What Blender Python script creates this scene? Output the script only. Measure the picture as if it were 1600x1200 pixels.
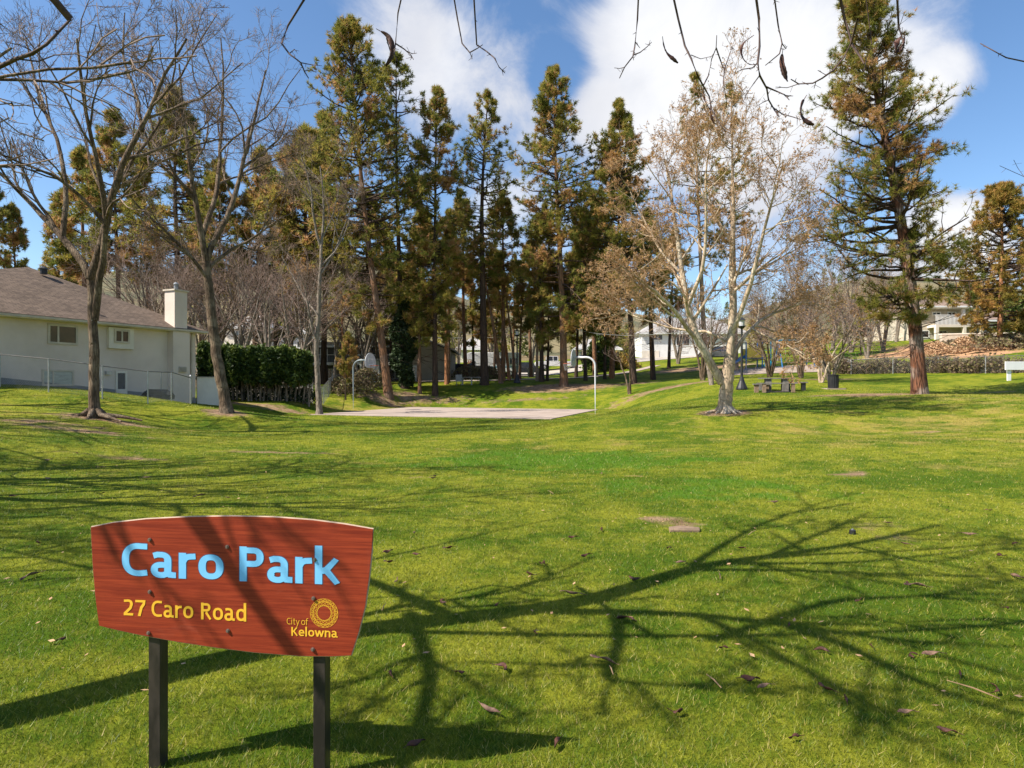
import bpy, math, random
import numpy as np
from mathutils import Vector, Matrix

R = math.radians
rng = np.random.default_rng(7)
random.seed(7)
scene = bpy.context.scene
for o in list(bpy.data.objects):
    bpy.data.objects.remove(o)

# ------------------------------------------------------------------ camera, sky, sun
EYE = 1.7
FPX = 1000.0            # focal length in pixels of the 1600 px wide photograph
cam_d = bpy.data.cameras.new('camera')
cam = bpy.data.objects.new('camera', cam_d)
scene.collection.objects.link(cam)
cam_d.sensor_width = 36.0
cam_d.lens = 36.0 * FPX / 1600.0
cam_d.clip_start = 0.05
cam_d.clip_end = 6000
cam.location = (0, 0, EYE)
cam.rotation_euler = (R(90), 0, 0)
scene.camera = cam

SUN_EL = R(48)
SUN_AZ = R(22)          # light travels towards (cos, sin) of this angle
Ldir = Vector((math.cos(SUN_AZ) * math.cos(SUN_EL), math.sin(SUN_AZ) * math.cos(SUN_EL), -math.sin(SUN_EL)))
sun_d = bpy.data.lights.new('sun', 'SUN')
sun_d.energy = 5.0
sun_d.angle = R(0.4)
sun_d.color = (1.0, 0.93, 0.82)
sun = bpy.data.objects.new('sun', sun_d)
scene.collection.objects.link(sun)
sun.rotation_euler = Ldir.to_track_quat('-Z', 'Y').to_euler()
sun.location = (-20, -15, 30)

scene.view_settings.view_transform = 'Standard'
scene.view_settings.look = 'None'
scene.view_settings.exposure = 0.82
scene.view_settings.gamma = 1.0
scene.render.use_motion_blur = False
scene.cycles.max_bounces = 6
scene.cycles.diffuse_bounces = 3
scene.cycles.transparent_max_bounces = 8

world = bpy.data.worlds.new('World')
scene.world = world
world.use_nodes = True


class NT:
    """tiny helper to write node graphs"""
    def __init__(s, tree):
        s.t = tree
        s.t.nodes.clear()

    def n(s, typ, **kw):
        nd = s.t.nodes.new(typ)
        ins = kw.pop('ins', {})
        for k, v in kw.items():
            setattr(nd, k, v)
        for k, v in ins.items():
            if hasattr(v, 'is_output') or isinstance(v, bpy.types.NodeSocket):
                s.t.links.new(v, nd.inputs[k])
            else:
                nd.inputs[k].default_value = v
        return nd

    def math(s, op, a, b=None, c=None, clamp=False):
        ins = {0: a}
        if b is not None: ins[1] = b
        if c is not None: ins[2] = c
        return s.n('ShaderNodeMath', operation=op, use_clamp=clamp, ins=ins).outputs[0]

    def mix(s, f, a, b):
        nd = s.n('ShaderNodeMix', data_type='RGBA')
        for k, v in ((0, f), (6, a), (7, b)):
            if isinstance(v, bpy.types.NodeSocket): s.t.links.new(v, nd.inputs[k])
            else: nd.inputs[k].default_value = v if not isinstance(v, tuple) or len(v) == 4 else (*v, 1)
        return nd.outputs[2]

    def noise(s, vec, scale, detail=4, rough=0.55, dist=0.0):
        return s.n('ShaderNodeTexNoise', ins={'Vector': vec, 'Scale': scale, 'Detail': detail, 'Roughness': rough, 'Distortion': dist}).outputs[0]

    def ramp(s, f, lo, hi):
        return s.n('ShaderNodeMapRange', interpolation_type='SMOOTHSTEP', ins={0: f, 1: lo, 2: hi, 3: 0.0, 4: 1.0}).outputs[0]

    def link(s, a, b):
        s.t.links.new(a, b)


def pdir(px, py):
    return Vector(((px - 800) / FPX, 1.0, (600 - py) / FPX)).normalized()


w = NT(world.node_tree)
sky = w.n('ShaderNodeTexSky', sky_type='NISHITA')
sky.sun_disc = False
sky.sun_elevation = SUN_EL
# the sun stands opposite to the travel of the light; Blender turns sun_rotation clockwise from +Y
sky.sun_rotation = math.atan2(-Ldir.x, -Ldir.y) % (2 * math.pi)
sky.altitude = 400
sky.air_density = 1.0
sky.dust_density = 0.6
sky.ozone_density = 2.2
tc = w.n('ShaderNodeTexCoord').outputs['Generated']
sep = w.n('ShaderNodeSeparateXYZ', ins={0: tc})
zz = w.math('ADD', w.math('MAXIMUM', sep.outputs[2], 0.0), 0.22)
cx_ = w.math('DIVIDE', sep.outputs[0], zz)
cy_ = w.math('DIVIDE', sep.outputs[1], zz)
cvec = w.n('ShaderNodeCombineXYZ', ins={0: cx_, 1: cy_, 2: 3.7}).outputs[0]
big = w.noise(cvec, 0.9, 9, 0.56, 0.25)
fine = w.noise(tc, 6.0, 9, 0.66, 0.5)
val = w.math('ADD', big, w.math('MULTIPLY', w.math('SUBTRACT', fine, 0.5), 0.62))
for px, py, rad, amt in ((1110, 150, 0.15, 0.24), (1010, 110, 0.09, 0.16), (1220, 200, 0.11, 0.17), (1390, 110, 0.08, 0.14), (1480, 318, 0.045, 0.36), (1490, 145, 0.04, 0.34), (1440, 170, 0.03, 0.2),
                         (1480, 400, 0.06, 0.40), (1420, 110, 0.05, 0.16), (930, 180, 0.035, 0.22), (710, 110, 0.08, 0.08), (800, 150, 0.07, 0.12),
                         (630, 90, 0.07, 0.14), (800, 370, 0.08, 0.24), (1230, 340, 0.10, 0.12), (1490, 130, 0.05, 0.09),
                         (1150, 40, 0.13, 0.12), (1000, 270, 0.06, 0.10),
                         (400, 150, 0.16, -0.20), (880, 120, 0.04, -0.16), (1460, 240, 0.08, -0.18), (1570, 180, 0.10, -0.20), (150, 150, 0.25, -0.14), (1560, 60, 0.08, -0.12)):
    c = pdir(px, py)
    dt = w.n('ShaderNodeVectorMath', operation='DOT_PRODUCT', ins={0: tc, 1: tuple(c)}).outputs['Value']
    g = w.n('ShaderNodeMapRange', interpolation_type='SMOOTHSTEP', ins={0: dt, 1: math.cos(rad * 1.6), 2: 1.0, 3: 0.0, 4: amt}).outputs[0]
    val = w.math('ADD', val, g)
cl = w.ramp(val, 0.51, 0.80)
core = w.ramp(val, 0.60, 1.0)
ccol = w.mix(core, (3.5, 3.8, 4.5), (5.15, 5.2, 5.35))
shade = w.noise(tc, 3.2, 5, 0.5, 0.2)
ccol = w.mix(w.math('MULTIPLY', w.ramp(shade, 0.45, 0.65), 0.55), ccol, (3.5, 3.6, 4.0))
skyc = w.n('ShaderNodeHueSaturation', ins={'Saturation': 1.12, 'Value': 1.0, 'Color': sky.outputs[0]}).outputs[0]
mixed = w.mix(cl, skyc, ccol)
bg = w.n('ShaderNodeBackground', ins={'Color': mixed, 'Strength': 0.110})
wo = w.n('ShaderNodeOutputWorld')
w.link(bg.outputs[0], wo.inputs[0])

# ------------------------------------------------------------------ helpers
COL = scene.collection


def P(px, py, d):
    """point in the park seen at photo pixel (px, py) and standing d metres ahead"""
    return np.array([(px - 800) / FPX * d, d, EYE - (py - 600) / FPX * d])


def tag(o, label=None, cat=None, group=None, kind=None):
    if label: o['label'] = label
    if cat: o['category'] = cat
    if group: o['group'] = group
    if kind: o['kind'] = kind
    return o


def empty(name, loc, label, cat, group=None, rz=0.0):
    o = bpy.data.objects.new(name, None)
    o.empty_display_size = 0.3
    COL.objects.link(o)
    o.location = tuple(loc)
    o.rotation_euler = (0, 0, rz)
    return tag(o, label, cat, group)


def link(name, me, parent=None, loc=(0, 0, 0), rot=(0, 0, 0)):
    o = bpy.data.objects.new(name, me)
    COL.objects.link(o)
    o.parent = parent
    o.location = tuple(loc)
    o.rotation_euler = rot
    return o


class Geo:
    """collects polygons (any size) fast and turns them into one mesh"""
    def __init__(s):
        s.V = []; s.F = []; s.T = []; s.n = 0

    def add(s, V, F, tint=None):
        V = np.asarray(V, float).reshape(-1, 3)
        F = np.asarray(F, int)
        s.V.append(V); s.F.append(F + s.n)
        t = np.zeros(len(V)) if tint is None else np.broadcast_to(np.asarray(tint, float), (len(V),))
        s.T.append(t)
        s.n += len(V)
        return s

    def poly(s, pts):
        return s.add(pts, [list(range(len(pts)))])

    def box(s, x0, x1, y0, y1, z0, z1, M=None):
        v = np.array([(x, y, z) for z in (z0, z1) for y in (y0, y1) for x in (x0, x1)], float)
        if M is not None:
            v = np.array([tuple(M @ Vector(p)) for p in v])
        f = [(0, 2, 3, 1), (4, 5, 7, 6), (0, 1, 5, 4), (2, 6, 7, 3), (0, 4, 6, 2), (1, 3, 7, 5)]
        return s.add(v, f)

    def prism(s, pts, vec):
        """closed polygon pts swept along vec"""
        a = np.asarray(pts, float); n = len(a)
        v = np.vstack([a, a + np.asarray(vec, float)])
        s.add(v, [list(range(n))[::-1]]) if False else None
        base = s.n
        s.V.append(v); s.T.append(np.zeros(len(v))); s.n += len(v)
        s.F.append(np.array([[base + i for i in range(n)][::-1]]))
        s.F.append(np.array([[base + n + i for i in range(n)]]))
        s.F.append(np.array([[base + i, base + (i + 1) % n, base + n + (i + 1) % n, base + n + i] for i in range(n)]))
        return s

    def tubes(s, pts, rad, sides=4, tint=None, cap=False):
        """pts [m,n,3], rad [m,n] : m tubes at once"""
        pts = np.asarray(pts, float); rad = np.asarray(rad, float)
        if pts.ndim == 2: pts = pts[None]; rad = rad[None]
        m, n, _ = pts.shape
        tan = np.empty_like(pts)
        tan[:, 1:-1] = pts[:, 2:] - pts[:, :-2]
        tan[:, 0] = pts[:, 1] - pts[:, 0]; tan[:, -1] = pts[:, -1] - pts[:, -2]
        tan /= np.linalg.norm(tan, axis=2, keepdims=True) + 1e-9
        mean = tan.mean(1)
        ref = np.where(np.abs(mean[:, 2:3]) > 0.8, np.array([[1., 0, 0]]), np.array([[0, 0, 1.]]))[:, None, :]
        a = np.cross(tan, np.broadcast_to(ref, tan.shape)); a /= np.linalg.norm(a, axis=2, keepdims=True) + 1e-9
        b = np.cross(tan, a)
        th = np.arange(sides) * 2 * np.pi / sides
        ring = (a[:, :, None] * np.cos(th)[None, None, :, None] + b[:, :, None] * np.sin(th)[None, None, :, None]) * rad[:, :, None, None]
        V = (pts[:, :, None] + ring).reshape(-1, 3)
        i = np.arange(m)[:, None, None] * n * sides + np.arange(n - 1)[None, :, None] * sides
        k = np.arange(sides)[None, None]
        k2 = (k + 1) % sides
        F = np.stack([i + k, i + k2, i + sides + k2, i + sides + k], -1).reshape(-1, 4)
        t = None if tint is None else np.repeat(np.asarray(tint, float), n * sides)
        base = s.n
        s.add(V, F, t)
        if cap:
            for e in (0, n - 1):
                idx = base + np.arange(m)[:, None] * n * sides + e * sides + np.arange(sides)[None]
                s.F.append(idx if e else idx[:, ::-1])
        return s

    def mesh(s, name, mats, smooth=False, tint=False):
        me = bpy.data.meshes.new(name)
        V = np.vstack(s.V)
        sizes = np.concatenate([np.full(len(f), f.shape[1]) for f in s.F])
        idx = np.concatenate([f.ravel() for f in s.F]).astype(np.int32)
        me.vertices.add(len(V)); me.vertices.foreach_set('co', V.ravel())
        me.loops.add(len(idx)); me.loops.foreach_set('vertex_index', idx)
        me.polygons.add(len(sizes))
        me.polygons.foreach_set('loop_start', np.concatenate([[0], np.cumsum(sizes)[:-1]]).astype(np.int32))
        me.polygons.foreach_set('loop_total', sizes.astype(np.int32))
        me.polygons.foreach_set('use_smooth', np.full(len(sizes), bool(smooth)))
        if tint:
            at = me.attributes.new('tint', 'FLOAT', 'POINT')
            at.data.foreach_set('value', np.concatenate(s.T).astype(np.float32))
        me.update(calc_edges=True)
        me.validate()
        for m in (mats if isinstance(mats, (list, tuple)) else [mats]):
            me.materials.append(m)
        return me

    def obj(s, name, mat, parent=None, loc=(0, 0, 0), rot=(0, 0, 0), smooth=False, tint=False):
        return link(name, s.mesh(name, mat, smooth, tint), parent, loc, rot)


def solid_prism(pts, vec):
    g = Geo(); g.prism(pts, vec); return g


# ------------------------------------------------------------------ materials
def mat_base(name):
    m = bpy.data.materials.new(name)
    m.use_nodes = True
    t = NT(m.node_tree)
    out = t.n('ShaderNodeOutputMaterial')
    return m, t, out


def simple(name, col, rough=0.7, metal=0.0, col2=None, scale=6.0, bump=0.0, bscale=40.0, stretch=(1, 1, 1), spec=0.4, lo=0.35, hi=0.65):
    m, t, out = mat_base(name)
    co = t.n('ShaderNodeTexCoord').outputs['Object']
    mp = t.n('ShaderNodeMapping', ins={'Vector': co, 'Scale': stretch}).outputs[0]
    if col2 is None: col2 = tuple(c * 0.8 for c in col)
    n1 = t.noise(mp, scale, 5, 0.6)
    c = t.mix(t.ramp(n1, lo, hi), (*col, 1), (*col2, 1))
    ins = {'Base Color': c, 'Roughness': rough, 'Metallic': metal, 'Specular IOR Level': spec}
    if bump > 0:
        b = t.n('ShaderNodeBump', ins={'Strength': 1.0, 'Distance': bump, 'Height': t.noise(mp, bscale, 4, 0.6)})
        ins['Normal'] = b.outputs[0]
    p = t.n('ShaderNodeBsdfPrincipled', ins=ins)
    t.link(p.outputs[0], out.inputs[0])
    return m


def bark_mat(name, c1, c2, c3=None, scale=3.0, vs=0.18, bump=0.05):
    """furrowed bark: long vertical plates"""
    m, t, out = mat_base(name)
    co = t.n('ShaderNodeTexCoord').outputs['Object']
    mp = t.n('ShaderNodeMapping', ins={'Vector': co, 'Scale': (1, 1, vs)}).outputs[0]
    n1 = t.noise(mp, scale * 3, 6, 0.65, 0.6)
    n2 = t.noise(co, scale * 0.35, 3, 0.5)
    vo = t.n('ShaderNodeTexVoronoi', feature='DISTANCE_TO_EDGE', ins={'Vector': mp, 'Scale': scale * 2.5}).outputs[0]
    fur = t.ramp(vo, 0.0, 0.12)
    c = t.mix(t.ramp(n1, 0.35, 0.65), (*c1, 1), (*c2, 1))
    if c3: c = t.mix(t.ramp(n2, 0.45, 0.62), c, (*c3, 1))
    c = t.mix(t.math('MULTIPLY', t.math('SUBTRACT', 1.0, fur), 0.6), c, tuple(v * 0.35 for v in c1) + (1,))
    h = t.math('ADD', t.math('MULTIPLY', fur, 0.6), n1)
    b = t.n('ShaderNodeBump', ins={'Strength': 0.9, 'Distance': bump, 'Height': h})
    p = t.n('ShaderNodeBsdfPrincipled', ins={'Base Color': c, 'Roughness': 0.9, 'Specular IOR Level': 0.2, 'Normal': b.outputs[0]})
    t.link(p.outputs[0], out.inputs[0])
    return m


def tint_mat(name, stops, trans=0.3, rough=0.6, nscale=0.35, namt=0.35):
    """leaf matter whose colour runs along stops with each clump's own tint"""
    m, t, out = mat_base(name)
    at = t.n('ShaderNodeAttribute', attribute_name='tint').outputs['Fac']
    pos = t.n('ShaderNodeNewGeometry').outputs['Position']
    nz = t.noise(pos, nscale, 3, 0.5)
    f = t.math('ADD', at, t.math('MULTIPLY', t.math('SUBTRACT', nz, 0.5), namt), clamp=True)
    cr = t.n('ShaderNodeValToRGB', ins={0: f})
    el = cr.color_ramp.elements
    el[0].position = stops[0][0]; el[0].color = (*stops[0][1], 1)
    el[1].position = stops[-1][0]; el[1].color = (*stops[-1][1], 1)
    for ps, c in stops[1:-1]:
        e = el.new(ps); e.color = (*c, 1)
    d = t.n('ShaderNodeBsdfPrincipled', ins={'Base Color': cr.outputs[0], 'Roughness': rough, 'Specular IOR Level': 0.25})
    tr = t.n('ShaderNodeBsdfTranslucent', ins={'Color': cr.outputs[0]})
    mx = t.n('ShaderNodeMixShader', ins={0: trans, 1: d.outputs[0], 2: tr.outputs[0]})
    t.link(mx.outputs[0], out.inputs[0])
    return m


M = {}
M['bark_pine'] = bark_mat('pine_bark', (0.30, 0.15, 0.075), (0.14, 0.085, 0.055), (0.20, 0.13, 0.09), 2.2, 0.2, 0.06)
M['bark_pine_dark'] = bark_mat('dark_pine_bark', (0.10, 0.065, 0.045), (0.05, 0.035, 0.028), (0.08, 0.05, 0.038), 2.2, 0.2, 0.06)
M['bark_pine_orange'] = bark_mat('orange_pine_bark', (0.42, 0.19, 0.085), (0.28, 0.13, 0.07), None, 2.2, 0.2, 0.05)
M['bark_pine_tan'] = bark_mat('tan_pine_bark', (0.42, 0.30, 0.20), (0.28, 0.19, 0.13), None, 2.2, 0.2, 0.05)
M['bark_right'] = bark_mat('red_pine_bark', (0.25, 0.105, 0.055), (0.075, 0.042, 0.032), (0.30, 0.23, 0.185), 2.6, 0.16, 0.09)
M['bark_locust'] = bark_mat('locust_bark', (0.19, 0.13, 0.085), (0.07, 0.048, 0.032), (0.25, 0.185, 0.125), 6.0, 0.14, 0.03)
M['bark_pale'] = bark_mat('pale_smooth_bark', (0.50, 0.38, 0.26), (0.34, 0.245, 0.165), (0.60, 0.49, 0.36), 2.0, 0.5, 0.015)
M['bark_grey'] = bark_mat('grey_bark', (0.30, 0.25, 0.20), (0.17, 0.135, 0.105), None, 3.0, 0.3, 0.03)
M['twig'] = simple('twig_bark', (0.27, 0.185, 0.13), 0.85, col2=(0.15, 0.10, 0.072), scale=2)
M['twig_pale'] = simple('pale_twig_bark', (0.44, 0.285, 0.16), 0.85, col2=(0.30, 0.18, 0.095), scale=1.2)
M['twig_near'] = simple('near_twig_bark', (0.10, 0.06, 0.045), 0.8, col2=(0.05, 0.03, 0.025), scale=9)
M['twig_mauve'] = simple('mauve_twig_bark', (0.25, 0.17, 0.13), 0.85, col2=(0.15, 0.10, 0.085), scale=0.6)
M['needles'] = tint_mat('pine_needles', [(0.0, (0.075, 0.105, 0.024)), (0.30, (0.19, 0.205, 0.038)), (0.60, (0.36, 0.31, 0.06)),
                                         (0.80, (0.46, 0.29, 0.09)), (1.0, (0.58, 0.33, 0.17))], 0.5)
M['needles_dark'] = tint_mat('dark_pine_needles', [(0.0, (0.050, 0.065, 0.020)), (0.5, (0.17, 0.165, 0.036)), (0.8, (0.33, 0.24, 0.065)), (1.0, (0.46, 0.29, 0.11))], 0.5)
M['needles_gold'] = tint_mat('golden_pine_needles', [(0.0, (0.07, 0.085, 0.02)), (0.3, (0.20, 0.17, 0.03)), (0.6, (0.36, 0.23, 0.045)), (1.0, (0.48, 0.26, 0.09))], 0.25)
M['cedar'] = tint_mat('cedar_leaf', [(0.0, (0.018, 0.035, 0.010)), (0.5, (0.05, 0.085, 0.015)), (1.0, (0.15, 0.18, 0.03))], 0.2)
M['ivy'] = tint_mat('ivy_leaf', [(0.0, (0.012, 0.024, 0.010)), (1.0, (0.05, 0.08, 0.025))], 0.1)
M['buds'] = tint_mat('spring_buds', [(0.0, (0.28, 0.15, 0.07)), (1.0, (0.50, 0.30, 0.12))], 0.3)
M['brush'] = tint_mat('dry_brush', [(0.0, (0.10, 0.07, 0.05)), (0.5, (0.22, 0.16, 0.09)), (1.0, (0.20, 0.20, 0.07))], 0.2)
M['mulch_heap'] = tint_mat('mulch_heap', [(0.0, (0.30, 0.17, 0.09)), (0.6, (0.50, 0.30, 0.16)), (1.0, (0.60, 0.42, 0.25))], 0.05)

GREEN1 = (0.062, 0.112, 0.009); GREEN2 = (0.225, 0.232, 0.028); STRAW = (0.42, 0.30, 0.10); LUSH = (0.070, 0.160, 0.014)


def lawn_colour(t, pos, extra=0.0):
    """shared by the ground sheet and the blades, so that both have the same patches"""
    n1 = t.noise(pos, 0.33, 5, 0.6, 0.4)
    n2 = t.noise(pos, 1.7, 5, 0.65, 0.3)
    n3 = t.noise(pos, 9.0, 4, 0.6)
    f = t.math('ADD', t.math('MULTIPLY', n1, 0.50), t.math('ADD', t.math('MULTIPLY', n2, 0.42), t.math('MULTIPLY', n3, 0.18)))
    if not isinstance(extra, float) or extra: f = t.math('ADD', f, extra)
    c = t.mix(t.ramp(f, 0.46, 0.64), (*GREEN1, 1), (*GREEN2, 1))
    n4 = t.noise(pos, 0.8, 6, 0.7, 0.2)
    dry = t.n('ShaderNodeAttribute', attribute_name='dry').outputs['Fac']
    s = t.ramp(t.math('ADD', n4, t.math('MULTIPLY', dry, 0.22)), 0.60, 0.80)
    c = t.mix(t.math('MULTIPLY', s, 0.62), c, (*STRAW, 1))
    lush = t.n('ShaderNodeAttribute', attribute_name='lush').outputs['Fac']
    n5 = t.noise(pos, 1.3, 4, 0.6)
    c = t.mix(t.math('MULTIPLY', t.ramp(t.math('ADD', n5, t.math('MULTIPLY', lush, 0.50)), 0.66, 0.92), 0.85), c, (*LUSH, 1))
    return c


def ground_mat():
    m, t, out = mat_base('lawn_ground')
    pos = t.n('ShaderNodeNewGeometry').outputs['Position']
    c = lawn_colour(t, pos)
    fine = t.noise(t.n('ShaderNodeMapping', ins={'Vector': pos, 'Scale': (1.0, 0.55, 1.0)}).outputs[0], 26.0, 6, 0.8)
    mid = t.noise(pos, 5.0, 5, 0.7)
    c = t.mix(t.math('MULTIPLY', t.ramp(fine, 0.46, 0.60), 0.50), c, (0.055, 0.075, 0.010, 1))
    c = t.mix(t.math('MULTIPLY', t.ramp(mid, 0.50, 0.64), 0.30), c, (0.09, 0.105, 0.015, 1))
    c = t.n('ShaderNodeHueSaturation', ins={'Value': 1.0, 'Saturation': 1.05, 'Color': c}).outputs[0]
    # bare earth round the trees
    bare = t.n('ShaderNodeAttribute', attribute_name='bare').outputs['Fac']
    nb = t.noise(pos, 1.6, 6, 0.72, 0.5)
    bm = t.ramp(t.math('ADD', bare, t.math('MULTIPLY', t.math('SUBTRACT', nb, 0.5), 1.3)), 0.24, 0.60)
    nd = t.noise(pos, 2.3, 5, 0.7)
    soil = t.mix(t.ramp(nd, 0.35, 0.65), (0.32, 0.21, 0.13, 1), (0.17, 0.105, 0.06, 1))
    c = t.mix(bm, c, soil)
    mul = t.n('ShaderNodeAttribute', attribute_name='mulch').outputs['Fac']
    mm = t.ramp(t.math('ADD', mul, t.math('MULTIPLY', t.math('SUBTRACT', nb, 0.5), 0.9)), 0.35, 0.6)
    mc = t.mix(t.ramp(mid, 0.4, 0.62), (0.52, 0.30, 0.16, 1), (0.30, 0.17, 0.10, 1))
    c = t.mix(mm, c, mc)
    # distance wood floor
    wf = t.n('ShaderNodeAttribute', attribute_name='wood').outputs['Fac']
    wc = t.mix(t.ramp(nb, 0.4, 0.6), (0.13, 0.095, 0.05, 1), (0.22, 0.16, 0.08, 1))
    c = t.mix(t.ramp(t.math('ADD', wf, t.math('MULTIPLY', t.math('SUBTRACT', nb, 0.5), 0.8)), 0.35, 0.6), c, wc)
    h = t.math('ADD', t.math('MULTIPLY', fine, 0.6), mid)
    b = t.n('ShaderNodeBump', ins={'Strength': 0.8, 'Distance': 0.05, 'Height': h})
    p = t.n('ShaderNodeBsdfPrincipled', ins={'Base Color': c, 'Roughness': 0.95, 'Specular IOR Level': 0.1, 'Normal': b.outputs[0]})
    t.link(p.outputs[0], out.inputs[0])
    return m


def blade_mat():
    m, t, out = mat_base('grass_blades')
    pos = t.n('ShaderNodeNewGeometry').outputs['Position']
    at = t.n('ShaderNodeAttribute', attribute_name='tint').outputs['Fac']
    c = lawn_colour(t, pos, t.math('MULTIPLY', t.math('SUBTRACT', at, 0.45), 0.40))
    c = t.mix(t.ramp(at, 0.90, 0.98), c, (0.46, 0.36, 0.14, 1))
    c = t.n('ShaderNodeHueSaturation', ins={'Value': 1.16, 'Saturation': 1.05, 'Color': c}).outputs[0]
    d = t.n('ShaderNodeBsdfPrincipled', ins={'Base Color': c, 'Roughness': 0.5, 'Specular IOR Level': 0.35})
    tr = t.n('ShaderNodeBsdfTranslucent', ins={'Color': c})
    mx = t.n('ShaderNodeMixShader', ins={0: 0.35, 1: d.outputs[0], 2: tr.outputs[0]})
    t.link(mx.outputs[0], out.inputs[0])
    return m


M['ground'] = ground_mat()
M['blade'] = blade_mat()
M['rail_grey'] = simple('dull_rail', (0.13, 0.125, 0.12), 0.8)
M['concrete'] = simple('concrete', (0.40, 0.32, 0.265), 0.9, col2=(0.32, 0.25, 0.205), scale=0.7, bump=0.004, bscale=30)
M['stucco'] = simple('stucco', (0.72, 0.61, 0.52), 0.95, col2=(0.60, 0.50, 0.42), scale=0.35, bump=0.006, bscale=60)
M['foundation'] = simple('foundation_concrete', (0.26, 0.255, 0.25), 0.95, col2=(0.20, 0.195, 0.19), scale=1.5, bump=0.004)
M['trim'] = simple('trim_paint', (0.60, 0.52, 0.41), 0.6, scale=2)
M['white'] = simple('white_paint', (0.80, 0.79, 0.77), 0.5, col2=(0.74, 0.73, 0.71), scale=1)
M['offwhite'] = simple('offwhite_wall', (0.78, 0.71, 0.60), 0.8, col2=(0.70, 0.63, 0.52), scale=1)
M['glass_dark'] = simple('window_glass', (0.035, 0.032, 0.030), 0.08, col2=(0.075, 0.05, 0.04), scale=1.4, spec=0.9)
M['blind'] = simple('window_blind', (0.42, 0.46, 0.44), 0.25, col2=(0.30, 0.33, 0.32), scale=3, stretch=(1, 1, 6), spec=0.8)
M['screen'] = simple('insect_screen', (0.10, 0.09, 0.09), 0.7)
M['metal'] = simple('galvanised_steel', (0.52, 0.52, 0.52), 0.4, 0.55, col2=(0.40, 0.40, 0.40), scale=5)
M['metal_dark'] = simple('weathered_steel', (0.24, 0.25, 0.26), 0.5, 0.3, scale=4)
M['post_blue'] = simple('bluegrey_steel', (0.20, 0.24, 0.25), 0.45, 0.2, scale=4)
M['white_metal'] = simple('pale_steel', (0.66, 0.66, 0.67), 0.4, 0.2, scale=4)
M['black'] = simple('black_paint', (0.018, 0.018, 0.020), 0.5, col2=(0.03, 0.03, 0.03), scale=3)
M['rim'] = simple('rim_orange', (0.50, 0.10, 0.04), 0.5)
M['brown_dark'] = simple('dark_wood', (0.09, 0.055, 0.035), 0.7, col2=(0.05, 0.03, 0.02), scale=4, stretch=(1, 1, 0.2))
M['board_back'] = simple('backboard_paint', (0.42, 0.43, 0.45), 0.5, col2=(0.34, 0.35, 0.37), scale=4)
M['siding_dark'] = simple('dark_siding', (0.11, 0.115, 0.12), 0.8, col2=(0.085, 0.088, 0.09), scale=1, stretch=(.1, .1, 5))
M['siding_tan'] = simple('tan_siding', (0.30, 0.265, 0.21), 0.85, col2=(0.26, 0.23, 0.18), scale=1)
M['roof_pale'] = simple('pale_roof', (0.40, 0.38, 0.36), 0.8)
M['blue'] = simple('blue_paint', (0.02, 0.17, 0.42), 0.4, spec=0.5)
M['teal'] = simple('teal_paint', (0.02, 0.26, 0.40), 0.4)
M['yellow'] = simple('yellow_plastic', (0.72, 0.50, 0.06), 0.4)
M['rubber'] = simple('rubber', (0.02, 0.02, 0.02), 0.8)
M['bench'] = simple('weathered_bench', (0.20, 0.18, 0.16), 0.85, col2=(0.12, 0.11, 0.10), scale=4)
M['pod'] = simple('seed_pod', (0.10, 0.038, 0.024), 0.6, col2=(0.035, 0.015, 0.011), scale=30, bump=0.004, bscale=70, spec=0.3)
M['pod_pale'] = simple('faded_seed_pod', (0.24, 0.14, 0.09), 0.7, col2=(0.09, 0.045, 0.03), scale=25, bump=0.004, bscale=60)
M['leaf_litter'] = simple('dead_leaf', (0.50, 0.32, 0.17), 0.8, col2=(0.34, 0.19, 0.10), scale=3)
M['stone'] = simple('slab_stone', (0.26, 0.175, 0.115), 0.9, col2=(0.17, 0.115, 0.075), scale=6, bump=0.006)
M['sand'] = simple('play_sand', (0.36, 0.29, 0.23), 0.95, col2=(0.26, 0.20, 0.16), scale=2)
M['asphalt'] = simple('asphalt', (0.42, 0.37, 0.31), 0.95, col2=(0.34, 0.30, 0.26), scale=1)
M['wood_pale'] = simple('pale_timber', (0.46, 0.40, 0.31), 0.85)
M['brick_red'] = simple('red_fence_paint', (0.30, 0.13, 0.09), 0.85)
M['car_blue'] = simple('dark_blue_car_paint', (0.05, 0.065, 0.12), 0.25, 0.3, spec=0.6)
M['car_red'] = simple('maroon_car_paint', (0.14, 0.04, 0.04), 0.25, 0.3, spec=0.6)
M['car_white'] = simple('white_car_paint', (0.75, 0.75, 0.76), 0.3, spec=0.6)
M['car_black'] = simple('black_car_paint', (0.03, 0.03, 0.035), 0.25, spec=0.6)
M['car_glass'] = simple('car_glass', (0.03, 0.035, 0.045), 0.05, spec=0.9)
M['lamp_glass'] = simple('headlight_glass', (0.6, 0.6, 0.6), 0.15, spec=0.8)


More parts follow.
